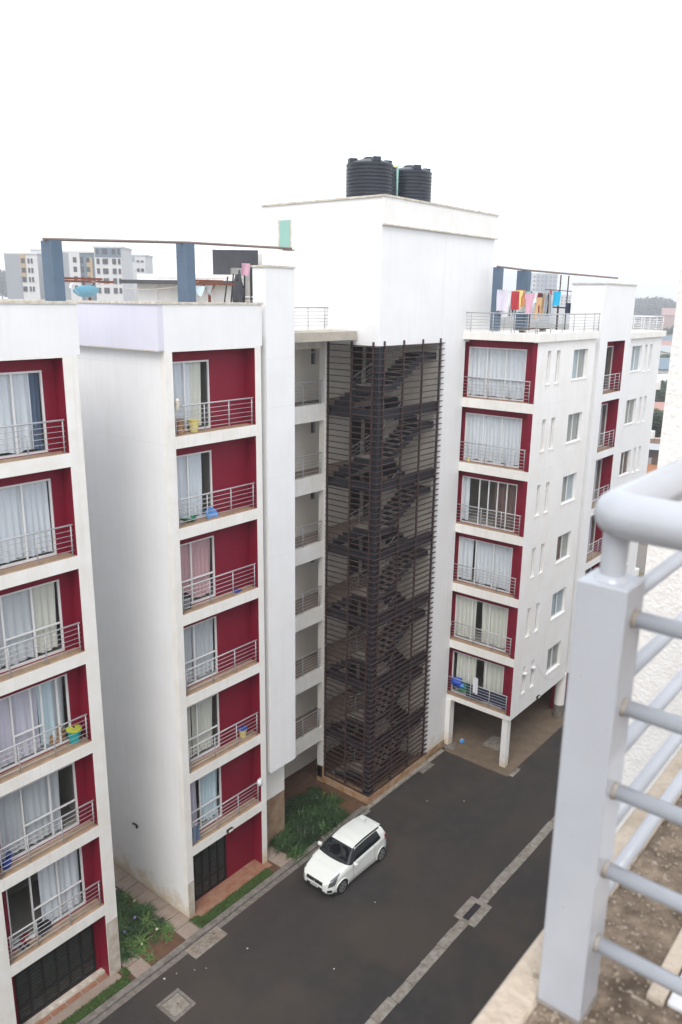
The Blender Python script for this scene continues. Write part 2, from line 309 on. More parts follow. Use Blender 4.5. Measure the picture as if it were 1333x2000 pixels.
def bay(root, fr, s0, s1, zf, zt, dep, g0, g1, mulls, curt, posts, seed, trans=True, rail=True, rd=.08, gtop=None, inner=(1, 1), curt2=None, open_=None):
    """one recessed balcony: floor, crimson recess walls, sliding door with panes and curtains, railing, room behind"""
    bal = MB(); fr.box(bal, s0+.003, s1-.003, .25, dep+.12, zf-.2, zf+.004); fr.box(bal, s0+.003, s1-.003, .012, .25, zf+.001, zf+.006)
    bal = bal.build('balcony', 'tan', root)
    gt = gtop or zt-.34; rw = MB()
    holes = [(g0, g1, zf+.02, gt)]
    grid_wall(rw, fr, s0, s1, zf+.005, zt+.25, .12, holes, d0=dep)
    fr.box(rw, s0-.006, s0+.006, .02, dep, zf+.006, zt-.003)
    fr.box(rw, s1-.006, s1+.006, .02, dep, zf+.006, zt-.003)
    fr.box(rw, s0+.006, s1-.006, .26, dep, zt+.0, zt+.02)
    rw.build('recess_wall', 'red', bal)
    fd = dep+.035; f = MB(); w_ = .028
    fr.box(f, g0, g0+2*w_, fd, fd+.06, zf+.02, gt); fr.box(f, g1-2*w_, g1, fd, fd+.06, zf+.02, gt)
    fr.box(f, g0+2*w_, g1-2*w_, fd, fd+.06, gt-.06, gt); fr.box(f, g0+2*w_, g1-2*w_, fd, fd+.06, zf+.02, zf+.08)
    for q in mulls: fr.box(f, q-w_*.85, q+w_*.85, fd+.002, fd+.058, zf+.08, gt-.06)
    ed = [g0+2*w_] + list(mulls) + [g1-2*w_]
    if trans:
        for i in range(len(ed)-1):
            if trans is True or i in trans: fr.box(f, ed[i]+.02, ed[i+1]-.02, fd+.005, fd+.055, zf+.90, zf+.945)
    f.build('sliding_door', 'alu', bal)
    for i in range(len(ed)-1):
        if open_ is not None and i == open_: continue
        g = MB(); fr.box(g, ed[i]+.02, ed[i+1]-.02, fd+.026, fd+.032, zf+.08, gt-.06); g.build('pane', 'glass', bal)
    for q, (a, b, c) in enumerate(curt):
        cm = MB(); curtain_mesh(cm, fr, a, b, fd+.10+.04*q, zf+.10+.05*random.random(), gt-.02, gather=(.0 if q % 2 == 0 else -.06), seed=seed*7+q)
        cm.build('curtain', c, bal, smooth=True)
    rm = MB(); e = fd+2.2; a, b, t = g0-.25*inner[0], g1+.25*inner[1], gt+.2
    a, b = max(a, s0-.1), b
    P_ = fr.p; d0 = dep+.125
    quads = [[P_(a, e, zf+.02), P_(b, e, zf+.02), P_(b, e, t), P_(a, e, t)], [P_(a, d0, zf+.02), P_(a, e, zf+.02), P_(a, e, t), P_(a, d0, t)], [P_(b, e, zf+.02), P_(b, d0, zf+.02), P_(b, d0, t), P_(b, e, t)],
             [P_(a, d0, zf+.02), P_(b, d0, zf+.02), P_(b, e, zf+.02), P_(a, e, zf+.02)], [P_(a, e, t), P_(b, e, t), P_(b, d0, t), P_(a, d0, t)]]
    for q in quads: rm.poly(q)
    rm.build('room_interior', 'room', bal)
    if rail:
        r = MB(); railing(r, fr, s0+.02, s1-.06, rd, zf, posts=posts); r.build('railing', 'rail', bal, smooth=True)
    return bal
ZT = 20.564; HO = 2.614; ZF = ZT-HO     # top of the top opening, opening height, top balcony floor
def win(root, fr, a, b, z0, z1, depth=.10, mull=None, tr=None, curt='cwin', curt2=None, sill=True, openvent=False, frame='alu'):
    f = MB(); t = .03
    fr.box(f, a, a+t, depth, depth+.05, z0, z1); fr.box(f, b-t, b, depth, depth+.05, z0, z1); fr.box(f, a+t, b-t, depth, depth+.05, z1-t, z1); fr.box(f, a+t, b-t, depth, depth+.05, z0, z0+t)
    if mull: fr.box(f, mull-.02, mull+.02, depth-.004, depth+.046, z0+t, z1-t)
    if tr: fr.box(f, a+t, b-t, depth+.003, depth+.047, tr-.018, tr+.018)
    o = f.build('window', frame, root)
    g = MB(); zt_ = tr-.02 if (openvent and tr) else z1-t
    fr.box(g, a+t, b-t, depth+.022, depth+.028, z0+t, zt_); g.build('pane', 'glass', o)
    segs = [(a+.02, b-.02, curt)] if not curt2 else [(a+.02, mull or (a+b)/2, curt), (mull or (a+b)/2, b-.02, curt2)]
    for q, (x, y, c) in enumerate(segs):
        cm = MB(); curtain_mesh(cm, fr, x, y, depth+.085, z0, z1, seed=int(a*100+z0)+q); cm.build('curtain', c, o, smooth=True)
    bk = MB(); fr.box(bk, a-.05, b+.05, depth+.30, depth+.34, z0-.05, z1+.05); bk.build('room_interior', 'roomshade', o)  # flat sheet, the unlit room's shade painted near-black
    if sill:
        s_ = MB(); fr.box(s_, a-.04, b+.04, -.03, depth, z0-.045, z0-.002); s_.build('window_sill', 'slabedge', o)
    if openvent:
        v = MB(); c0 = fr.p(a+t, -.02, tr+.02); c1 = fr.p(b-t, -.02, tr+.02)
        v.obox([(c0[i]+c1[i])/2 for i in range(3)], [(c1[i]-c0[i])/2 for i in range(3)], [x*.13 for x in (Vector(fr.p(0, -1, 0)) - Vector(fr.p(0, 0, 0)))] if False else (tuple(Vector(fr.p(0, -.11, 0)) - Vector(fr.p(0, 0, 0)))), (0, 0, .015))
        v.build('open_vent', 'alu', o)
    return o
def line(root, fr, a, b, z, d=0):
    mb = MB(); fr.box(mb, a, b, d-.002, d+.01, z-.006, z+.006); return mb.build('joint_line', 'grout', root)

# ================================================================ ground, road, paths
def sheet(name, mat, x0, x1, y0, y1, z, kind='structure'):
    return tag(MB().box(x0, x1, y0, y1, z-.3, z).build(name, mat), kind=kind)
tag(MB().box(-3000, 4000, -3000, 4000, -2, -.02).build('ground', 'ground'), kind='structure')
sheet('road', 'asphalt', -30, 66, 2.2, 18.62, 0)
tag(MB().box(66, 74, 2, 40, -.3, -.002).build('pavement', 'conc'), kind='structure')
tag(MB().box(-10, 24.95, 18.62, 18.86, -.1, .115).build('kerb', 'conc', bevel=.02), kind='structure')
tag(MB().box(-10, 24.95, 18.42, 18.62, -.1, .006).build('gutter_strip', 'conc'), kind='structure')
tag(MB().box(24.95, 31.5, 18.55, 18.75, -.1, .05).build('kerb', 'concl', bevel=.015), kind='structure')
ys = MB()
x = -6.0
rr = random.Random(3)
while x < 60:
    L = rr.choice((1.0, 1.0, .9, 1.1)); j = rr.uniform(-.02, .02)
    if not (21.6 < x+L/2 < 23.5):
        ys.box(x+.008, x+L-.008, 11.6+j, 11.97+j+rr.uniform(-.02, .02), -.05, .008+rr.uniform(0, .006))
    elif x < 21.95: ys.box(x+.008, 21.93, 11.6, 11.97, -.05, .008)
    if 21.6 < x+L/2 < 23.5 and x+L > 23.32: ys.box(23.285, x+L-.008, 11.6, 11.97, -.05, .008)
    x += L
tag(ys.build('drain_channel', 'concl'), kind='structure')
t = thing('storm_drain', 'square concrete storm drain with a dark slot interrupting the channel across the road', 'drain', (22.6, 11.8, 0))
b = MB(); b.box(-.66, .67, -.45, -.1, -.05, .022); b.box(-.66, .67, .15, .45, -.05, .022); b.box(-.66, -.52, -.1, .15, -.05, .022); b.box(.45, .67, -.1, .15, -.05, .022); b.build('surround', 'concl', t, bevel=.012)
b = MB(); b.box(-.52, .45, -.1, .15, -.08, .006); b.build('slot', 'black', t)  # solid black fill, the open drain's inner shade put into the colour
b = MB(); b.box(-.5, .43, .02, .035, .006, .014); b.build('grate_bar', 'rust', t)
t = thing('manhole_cover', 'pale square concrete manhole cover in the road near the bottom left lawn', 'manhole', (12.8, 17.08, 0))
b = MB(); b.box(-.45, .45, -.47, -.35, -.02, .03); b.box(-.45, .45, .35, .47, -.02, .03); b.box(-.45, -.34, -.35, .35, -.02, .03); b.box(.34, .45, -.35, .35, -.02, .03); b.build('surround', 'conc', t, bevel=.01)
MB().box(-.325, .325, -.335, .335, -.02, .022).build('cover', 'concl', t, bevel=.012); MB().lathe(.05, 0, [(.025, .02), (.03, .03), (.01, .034)], 10).build('lifting_eye', 'rust', t)
t = thing('gully_pit', 'cracked concrete gully pit filled with rubble against the kerb', 'drain pit', (15.2, 18.38, 0))
b = MB(); b.box(-.78, .70, -.37, -.29, -.02, .03); b.box(.60, .70, -.29, .22, -.02, .035); b.box(-.78, -.70, -.29, .22, -.02, .02); b.build('rim', 'concl', t, bevel=.01)
MB().box(-.7, .6, -.29, .22, -.02, .012).build('fill', 'paver', t)
b = MB()
for i in range(150):
    a, c, s_ = rr.uniform(-.68, .58), rr.uniform(-.27, .2), rr.uniform(.012, .035); b.obox((a, c, .012+s_*.4), (s_, s_*.3, 0), (-s_*.3, s_, 0), (0, 0, s_*.6))
tag(b.build('loose_gravel', 'concl', t), kind='stuff')
t = thing('manhole_cover', 'grey concrete manhole cover at the foot of the corner pillar under the right block', 'manhole', (31.9, 15.05, 0)); MB().box(-.42, .42, -.25, .25, -.02, .03).build('surround', 'concl', t, bevel=.01); MB().box(-.22, .22, -.16, .16, .03, .04).build('cover', 'conc', t)
t = thing('manhole_cover', 'pale flush slab in the floor below the right block', 'manhole', (33.6, 16.9, .05)); MB().box(-.6, .6, -.45, .45, -.02, .012).build('cover', 'concl', t)
tag(MB().box(28.9, 29.9, 18.25, 18.55, -.05, .03).build('step_slab', 'conc'), 'low concrete slab at the foot of the stair screen beside the road', 'slab')
# courtyard strip behind the kerb
tag(MB().box(-10, 31.7, 18.861, 30, -.3, .04).build('courtyard_floor', 'soil'), kind='structure')
tag(MB().box(31.3, 39, 15.0, 24, -.1, .05).build('undercroft_floor', 'under'), kind='structure')
tag(MB().box(39, 50, 16.2, 24, -.1, .05).build('undercroft_floor', 'under'), kind='structure')
p = MB()
for k in range(9):
    y0 = 18.88+k*.615; p.box(14.72, 15.43, y0+.012, y0+.603, 0, .075+rr.uniform(0, .01))
tag(p.build('path', 'paver'), kind='structure')
p = MB()
for k in range(2): p.box(12.58, 13.2, 18.88+k*.62, 19.47+k*.62, 0, .075)
p.box(19.62, 20.3, 18.9, 19.5, 0, .07); p.box(19.62, 20.3, 19.52, 20.2, 0, .066); tag(p.build('path', 'paver'), kind='structure')
tag(MB().box(15.5, 19.5, 19.28, 20.4, 0, .066).build('porch_floor', 'redfloor'), kind='structure')
p = MB(); p.box(8.0, 12.3, 19.25, 20.6, 0, .066); tag(p.build('porch_floor', 'paver'), kind='structure')
p = MB()
for k in range(7): p.box(8.3+k*.56, 8.3+k*.56+.5, 19.66, 20.1, .06, .075)
tag(p.build('porch_tiles', 'redfloor'), kind='structure')
tag(MB().box(8.8, 12.03, 19.86, 20.07, .06, .165).build('door_step', 'coping'), 'long stained step below the black ground-floor grille of the left block', 'step')
tag(MB().box(20.4, 25.2, 21.5, 23, 0, .055).build('corridor_ground_floor', 'soil'), kind='structure')
# red/brown washed strip along the kerb
tag(MB().box(12.5, 14.7, 18.9, 24.5, 0, .07).build('planting_bed', 'soil'), kind='structure')
tag(MB().box(20.3, 25.1, 18.9, 21.45, 0, .07).build('planting_bed', 'soil'), kind='structure')

# ================================================================ left apartment block
YA = 19.6; frA = Fr('Y', YA)
A = thing('apartment_block', 'left white apartment block cut by the frame edge, three-panel curtained doors on crimson balconies', 'apartment block')
holes = [(8.78, 12.04, ZF-3*k if k < 6 else .06, ZT-3*k) for k in range(7)]
wm = MB(); grid_wall(wm, frA, 6.2, 12.48, 0, 20.62, .25, holes); wm.build('facade', 'slabedge', A)
wm = MB(); wm.box(12.2, 12.48, YA+.25, 30, 0, 20.62); wm.box(6.2, 6.45, YA+.25, 30, 0, 20.62); wm.box(6.45, 12.2, 29.8, 30, 0, 20.62); wm.build('side_wall', 'white', A)
wm = MB(); wm.box(6.2, 12.58, YA, YA+.2, 20.62, 21.97); wm.box(12.4, 12.58, YA+.2, 30, 20.62, 21.97); wm.build('parapet', 'white', A)
MB().box(6.18, 12.63, YA-.03, YA+.24, 21.97, 22.04).build('coping', 'coping', A)
MB().box(6.45, 12.2, YA+.25, 29.8, 20.65, 20.95).build('roof', 'roofflat', A)
MB().box(12.05, 12.478, YA-.003, YA+.1, 0, 2.2).build('damp_patch', 'scuffed', A)
G = (8.95, 11.69); MU = (9.9, 10.8)
mk = lambda *c: list(c)
curtA = [mk((8.95, 11.35, 'cwhite'), (11.3, 11.66, 'cpat')), mk((8.95, 11.6, 'cwhite')), mk((8.95, 10.85, 'cgrey'), (10.8, 11.6, 'ccream')), mk((8.95, 9.85, 'clilac'), (9.85, 10.75, 'clilac'), (10.75, 11.3, 'cblue'), (11.25, 11.66, 'cgrey')),
         mk((8.95, 9.95, 'cgrey'), (10.0, 11.2, 'cgrey')), mk((10.2, 11.6, 'cwhite'))]
for k in range(6):
    mu = MU if k != 3 else (9.87, 10.48, 10.8, 11.32)
    bay(A, frA, 8.78, 12.04, ZF-3*k, ZT-3*k, .48, G[0] if k < 4 else 9.12, G[1], mu, curtA[k], (8.6+.3, 9.74, 10.85, 11.93), 100+k, trans=False if k == 0 else ((1, 2) if k not in (1,) else False), inner=(0, 1))
# ground-floor black grille
def grille(root, a, b, z0, z1, d, fr, n, cols='black'):
    g = MB(); w_ = (b-a)/n
    for i in range(n+1): fr.box(g, a+i*w_-.035, a+i*w_+.035, d, d+.05, z0, z1)
    for z in (z0+.04, z0+.62, z1-.04): fr.box(g, a+.035, b-.035, d+.004, d+.044, z-.035, z+.035)
    o = g.build('grille_door', cols, root)
    s_ = MB()
    for k in range(int((z1-z0-.2)/.13)):
        z = z0+.12+k*.13
        if abs(z-z0-.62) < .05: continue
        fr.box(s_, a+.036, b-.036, d+.012, d+.03, z, z+.012)
    s_.build('louvre', 'black', o)
    p_ = MB(); fr.box(p_, a+.03, b-.03, d+.03, d+.036, z0, z1); p_.build('pane', M['carglass'] if False else 'glass', o)
    q = MB(); fr.box(q, a, b, d+.06, d+.10, z0, z1); q.build('backing_sheet', 'louvgrey', o)
rw = MB(); grid_wall(rw, frA, 8.78, 12.04, .06, 2.9, .12, [(9.1, 11.82, .17, 2.3)], d0=.48); frA.box(rw, 8.774, 8.786, .02, .48, .06, 2.56); frA.box(rw, 12.034, 12.046, .02, .48, .06, 2.56); rw.build('recess_wall', 'red', A)
grille(A, 9.1, 11.82, .17, 2.3, .48, frA, 6)

# ================================================================ main block: second wing, corridors, stair tower, right wing
B = thing('apartment_block', 'long white apartment block with the dark louvred stair tower, open corridors and crimson balconies', 'apartment block')
holes = [(15.75, 19.28, ZF-3*k if k < 6 else .06, ZT-3*k) for k in range(7)]
frB = Fr('Y', YA)
wm = MB(); grid_wall(wm, frB, 15.46, 19.55, 0, 20.62, .25, holes); wm.build('facade', 'slabedge', B)
wm = MB(); wm.box(15.46, 15.72, YA+.25, 31, 0, 20.62); wm.build('side_wall', 'white', B)
MB().box(15.47, 15.744, YA-.003, YA+.2, 0, 1.55).build('damp_patch', 'scuffed', B)
frS = Fr('X', 15.46)
for k in range(6): line(B, frS, YA+.03, 30, ZF-3*k-.25+.0)
line(B, frS, YA+.03, 30, 20.15)
wm = MB(); wm.box(19.3, 19.55, YA+.25, 20.25, 0, 20.62); wm.build('side_wall', 'slabedge', B)
wm = MB(); wm.box(15.46, 19.62, YA, YA+.2, 20.62, 21.97); wm.build('parapet', 'white', B)
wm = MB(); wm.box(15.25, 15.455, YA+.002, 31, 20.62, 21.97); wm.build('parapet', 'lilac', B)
b = MB(); b.box(15.2, 19.66, YA-.03, YA+.24, 21.97, 22.04); b.box(15.2, 15.5, YA+.24, 31, 21.97, 22.04); b.build('coping', 'coping', B)
MB().box(15.5, 25.2, YA+.3, 31, 20.65, 20.98).build('roof', 'roofflat', B)
MB().box(15.23, 15.47, YA+.01, 30, 20.59, 20.615).build('drip_ledge', 'coping', B)
# bays
curtB = [mk((15.8, 16.9, 'cwhite'), (16.85, 17.4, 'ccream')), mk((15.8, 17.3, 'cwhite')), mk((15.8, 16.55, 'cred'), (16.55, 17.6, 'cred')), mk((15.8, 16.6, 'cgrey'), (16.65, 17.6, 'cgrey')), mk((15.8, 16.4, 'ccream'), (16.45, 17.45, 'ccream')), mk((15.8, 16.5, 'clilac'), (16.65, 17.6, 'cblue'))]
for k in range(6):
    bay(B, frB, 15.75, 19.28, ZF-3*k, ZT-3*k, .48, 15.8, 17.66, (16.62,), curtB[k], (15.85, 17.03, 18.1, 19.16), 200+k, trans=(False if k < 2 else True), inner=(0, 1))
rw = MB(); grid_wall(rw, frB, 15.75, 19.28, .06, 2.9, .12, [(15.8, 17.74, .08, 2.2)], d0=.48); frB.box(rw, 15.744, 15.756, .02, .48, .06, 2.56); frB.box(rw, 19.274, 19.286, .02, .48, .06, 2.56); rw.build('recess_wall', 'red', B)
grille(B, 15.8, 17.74, .08, 2.2, .48, frB, 5)
# fin and return
b = MB(); b.box(19.85, 21.27, YA+.02, 20.25, 3.95, 23.2); b.build('fin_wall', 'white', B)
MB().box(19.80, 21.32, YA-.02, 20.29, 23.2, 23.26).build('coping', 'coping', B)
for z in (6.9, 9.9, 12.9, 15.9, 18.45, 20.15): line(B, Fr('Y', YA+.02), 19.87, 21.25, z)
b = MB(); b.box(19.3, 21.27, 20.26, 20.5, 2.2, 20.6); b.box(21.0, 21.27, 20.5, 23.2, 2.2, 20.6); b.build('side_wall', 'slabedge', B)
b = MB(); b.box(19.3, 21.27, 20.26, 20.5, 0, 2.2); b.box(21.0, 21.27, 20.5, 23.2, 0, 2.2); b.build('side_wall', 'brownbase', B)  # lower wall below the fin, coloured brown with darker blotches
# corridors
yC = 21.5
wm = MB(); frC = Fr('Y', 23.0)
hl = []
for k in range(7):
    z = ZF-3*k
    hl += [(25.98, 26.32, z+1.5, z+2.25), (28.75, 29.84, z+.02 if z > 0 else .06, z+2.4)]
grid_wall(wm, frC, 21.27, 29.85, 0, 20.5, .2, hl); wm.build('corridor_wall', 'beige', B)
MB().box(21.27, 29.85, 24.0, 24.05, 0, 20.5).build('lobby_shade_sheet', 'roomshade', B)  # near-black sheet paints the shade behind the wall openings
for k in range(6):
    z = ZF-3*k
    f = MB(); t_ = .03
    f.box(25.98, 26.01, 23.02, 23.08, z+1.5, z+2.25); f.box(26.29, 26.32, 23.02, 23.08, z+1.5, z+2.25); f.box(26.01, 26.29, 23.02, 23.08, z+2.0, z+2.03); o = f.build('window', 'alu', B)
    g = MB(); g.box(26.01, 26.29, 23.05, 23.055, z+1.5, z+2.25); g.build('pane', 'glass', o)
for k in range(6):
    z = ZF-3*k
    s_ = MB(); s_.box(21.27, 29.84, 21.66, 23.0, z-.33, z-.05); o = s_.build('corridor', 'paver', B)
    s_ = MB(); s_.box(21.27, 25.12, yC, 21.66, z-.65, z+.05); s_.build('corridor_beam', 'slabedge', o)
    r = MB(); railing(r, Fr('Y', 21.56), 21.3, 25.08, 0, z+.05, h=.92, posts=(21.4, 22.6, 23.86, 24.95), nb=6, step=.14, rp=.022); r.build('railing', 'rail', o, smooth=True)
    s_ = MB(); s_.tube([(23.55, 22.7, z-.05), (23.55, 22.7, z+2.35)], .05, 8); s_.build('rain_pipe', 'rust', o)
s_ = MB(); s_.box(21.2, 25.28, 21.32, 23.2, 20.52, 21.03); s_.build('corridor_roof', 'slabedge', B)
s_ = MB(); s_.box(21.27, 25.12, yC, 21.7, 20.25, 20.52); s_.build('corridor_beam', 'coping', B)
r = MB(); railing(r, Fr('Y', 21.5), 21.3, 25.3, 0, 21.03, h=.82, posts=(21.5, 22.8, 24.1, 25.1), nb=5, step=.13); r.build('railing', 'rail', B, smooth=True)
wm = MB(); wm.box(25.12, 25.24, yC-.02, 21.78, .3, 20.52); wm.build('edge_wall', 'slabedge', B); MB().box(25.12, 25.26, yC-.04, 21.8, 0, .9).build('damp_patch', 'plinth', B)
# stair tower
T = B
xL, xR, yL = 25.30, 29.85, 18.86; xD = 31.79
wm = MB(); wm.box(xL, 33.9, yL, 25.2, 20.40, 25.9); wm.build('tower_top', 'white', T)
b = MB(); b.box(xL-.03, 33.95, yL-.09, yL-.002, 24.95, 25.90); b.build('tower_band', 'white_d', T)
b = MB(); b.box(xL-.04, 34.02, yL-.12, yL-.004, 24.90, 24.95); b.box(xL-.06, 33.98, yL-.13, yL+.2, 25.90, 25.97); b.box(xL-.06, xL+.2, yL+.2, 25.25, 25.90, 25.97); b.box(33.7, 33.98, yL+.2, 25.25, 25.90, 25.97); b.build('coping', 'coping', T)
for xx in (29.75,): MB().box(xx-.01, xx+.01, yL-.006, yL+.01, 20.4, 24.88).build('joint_line', 'grout', T)
MB().box(xL-.005, xL+.01, 24.85, 24.88, 20.98, 25.9).build('joint_line', 'grout', T)
MB().box(xL-.004, xL+.1, yL+.02, 21.5, 20.38, 20.42).build('drip_ledge', 'coping', T)
wm = MB(); wm.box(xR+.02, xD-.004, yL, yL+.25, 0, 20.40); wm.build('side_wall', 'white', T)
MB().box(xR+.025, xD-.01, yL-.004, yL+.1, 0, .35).build('damp_patch', 'plinth', T)
wm = MB(); wm.box(xR-.0, xR+.2, yL+.26, 22.2, 0, 20.4); wm.build('stair_wall', 'beige', T)
MB().box(xR, xR+.2, 22.201, 25, 0, 20.4).build('lobby_shade_wall', 'roomshade', T)  # stair wall continued in near-black, painting the shade of the lobby
# window with green blind high on the tower
o = MB().box(xL-.03, xL+.0, 23.5, 23.54, 24.2, 25.33).box(xL-.03, xL, 24.18, 24.22, 24.2, 25.33).box(xL-.03, xL, 23.54, 24.18, 24.17, 24.21).build('window', 'coping', T)
b = MB()
for i in range(9): b.box(xL-.022, xL-.004, 23.56+i*.068, 23.56+i*.068+.05, 24.22, 25.3)
b.build('striped_blind', P('green_stripe', (.25, .48, .42), .6), o); MB().box(xL-.012, xL-.001, 23.54, 24.18, 24.21, 25.33).build('pane', 'pwhite', o)
# plinth
b = MB(); b.box(xL-.12, xR+.05, yL-.1, yL+.3, 0, .36); b.box(xL-.12, xL+.25, yL+.3, 21.6, 0, .36); b.build('plinth', 'plinth', T)
# screen
b = MB(); zz = .42
while zz < 20.55:
    b.box(xL-.085, xL-.008, yL-.085, 21.62, zz-.015, zz+.015); b.box(xL-.0075, xR+.13, yL-.085, yL-.008, zz-.0145, zz+.0145); zz += .25
b.build('louvre_screen', 'rust', T)
for (x_, y_) in ((xL-.03, 21.43), (xL-.03, 20.2), (xL-.03, 19.12)):
    MB().box(x_-.035, x_+.035, y_-.035, y_+.035, .36, 20.58).build('screen_post', 'rust', T)
for x_ in (25.62, 26.95, 28.33, 29.68):
    MB().box(x_-.035, x_+.035, yL-.055, yL+.015, .36, 20.62).build('screen_post', 'rust', T)
MB().prism([(xL+.02, yL+.02), (xL+.30, yL+.02), (xL+.30, yL+.14), (xL+.14, yL+.30), (xL+.02, yL+.30)], .36, 20.4).build('corner_column', 'navy', T)
# floors, beams and flights
for k in range(7):
    z = ZF-3*k
    if k < 6:
        b = MB(); b.box(xL+.03, xL+.22, yL+.31, 21.6, z-.46, z-.06); b.box(xL+.31, xR-.01, yL+.04, yL+.22, z-.46, z-.06); b.build('floor_beam', 'navy', T)
        MB().box(xL+.03, xR-.01, 21.3, 21.655, z-.3, z-.051).build('stair_landing', 'conc', T)
        MB().box(xL+.31, xR-.01, yL+.225, yL+.30, z-.10, z-.055).build('floor_edge', 'conc', T)
    else: z = .36; 
    z1 = z+.87; st = MB()
    if k == 6: z = .3; z1 = 1.1
    n1 = 5
    for i in range(n1):
        y1 = 21.3-i*.27; zz = z+(i+1)*(z1-z)/n1; st.box(xL+.24, xL+1.25, y1-.27, y1, zz-.34, zz)
    st.box(xL+.24, xL+1.35, yL+.24, 19.95, z1-.26, z1)
    z2 = z1+1.17; n2 = 8
    for i in range(n2):
        x1 = xL+1.35+i*.27; zz = z1+(i+1)*(z2-z1)/n2; st.box(x1, x1+.27, yL+.26, yL+1.15, zz-.36, zz)
    st.box(xL+1.35+n2*.27, xR-.02, yL+.26, yL+1.15, z2-.26, z2)
    z3 = ZF-3*(k-1) if k > 0 else ZF+3
    n3 = 5
    if k > 0:
        for i in range(n3):
            y1 = yL+1.15+i*.27; zz = z2+(i+1)*(z3-.06-z2)/n3; st.box(xR-1.05, xR-.02, y1, y1+.27, zz-.36, zz)
    o = st.build('staircase', 'navy', T)
    tr = MB(); tr.box(xL+.245, xL+1.34, yL+.245, 19.94, z1+.001, z1+.012)
    for i in range(n1): y1 = 21.3-i*.27; zz = z+(i+1)*(z1-z)/n1; tr.box(xL+.25, xL+1.24, y1-.265, y1-.005, zz+.001, zz+.008)
    for i in range(n2): x1 = xL+1.35+i*.27; zz = z1+(i+1)*(z2-z1)/n2; tr.box(x1+.005, x1+.265, yL+.27, yL+1.14, zz+.001, zz+.008)
    tr.build('tread', 'concl', o)
    h = MB(); X, Y_ = xL+1.28, 21.2
    pts = [(X, 21.3, z+.95), (X, 20.05, z1+.9), (xL+1.5, yL+1.2, z1+1.0), (xR-1.1, yL+1.2, z2+.9)]
    h.tube(pts[:2], .022, 6); h.tube(pts[2:], .022, 6)
    for dz in (.2, .36, .52, .68):
        h.tube([(a, b_, c-dz) for a, b_, c in pts[:2]], .009, 5); h.tube([(a, b_, c-dz) for a, b_, c in pts[2:]], .009, 5)
    for t_ in (0, .5, 1):
        a = Vector(pts[0]).lerp(Vector(pts[1]), t_); h.tube([a, a-Vector((0, 0, .9))], .016, 5)
        a = Vector(pts[2]).lerp(Vector(pts[3]), t_); h.tube([a, a-Vector((0, 0, .95))], .016, 5)
    h.build('handrail', 'rail', o)

# ---------------------------------------------------------------- right wing
xD, yD = 31.79, 15.33
frD = Fr('X', xD); frDs = Fr('Y', yD); ZTD = 20.49; ZFD = ZTD-2.578; XE = 38.05
holes = [(15.36, 19.1, ZFD-3*k, ZTD-3*k) for k in range(6)]
for k in range(6):
    z1 = ZFD-3*k; z0 = ZTD-3*(k+1) if k < 5 else 2.66
    MB().box(xD, xD+.25, yD+.001, 19.1, z0, z1).build('slab_edge', 'slabedge', B)
wm = MB(); wm.box(xD-.0, xD+.35, 19.1, 19.3, 2.66, 20.5); wm.build('side_wall', 'red', B)
hs = []
for k in range(6):
    z = ZFD-3*k; hs += [(32.83, 33.16, z+.78, z+2.22), (33.75, 34.11, z+.76, z+2.20), (35.57, 37.17, z+.79, z+2.16)]
wm = MB(); grid_wall(wm, frDs, xD+.02, XE, 2.66, 20.52, .2, hs); wm.build('facade', 'white_d', B)
b = MB()
for k in range(6): b.box(xD+.002, xD+.019, yD+.004, yD+.2, ZFD-3*k, ZTD-3*k)
b.build('red_reveal', 'red', B)
for k in range(6):
    z = ZFD-3*k
    win(B, frDs, 32.83, 33.16, z+.78, z+2.22, tr=z+1.82, depth=.11, openvent=(k == 5))
    win(B, frDs, 33.75, 34.11, z+.76, z+2.20, tr=z+1.80, depth=.11, openvent=(k == 5))
    dr = MB(); rq = random.Random(k)
    for (a_, b_) in ((32.83, 33.16), (33.75, 34.11), (35.57, 37.17)):
        for x_ in (a_, b_-.04):
            L_ = rq.uniform(.10, .34); w0 = rq.uniform(.03, .06); z_ = z+.74; dr.poly([(x_, yD-.003, z_), (x_+w0*.45, yD-.003, z_-L_), (x_+w0*.6, yD-.003, z_-L_*.9), (x_+w0, yD-.003, z_)])
    dr.build('rust_drip', 'ruststain', B)
    cc = [('cwint', 'cwin'), ('cwin', 'cwin'), ('cwin', 'cwint'), ('cbrown', 'cwin'), ('cwint', 'cwint'), ('cwin', 'cwin')][k]
    win(B, frDs, 35.57, 37.17, z+.79, z+2.16, mull=36.37, curt=cc[0], curt2=cc[1], depth=.11)
    if k: line(B, frDs, xD+.03, XE-.02, ZTD-3*k+.28)
curtD = [mk((16.0, 18.85, 'cwhite')), mk((16.0, 18.85, 'cwhite')), mk((18.5, 18.85, 'cwhite'), (16.0, 17.2, 'cbrown')), mk((18.1, 18.85, 'cwhite'), (16.0, 18.0, 'cwhite')), mk((17.75, 18.85, 'ccream'), (16.0, 17.45, 'ccream')), mk((17.55, 18.65, 'ccream'), (16.0, 17.15, 'ccream'))]
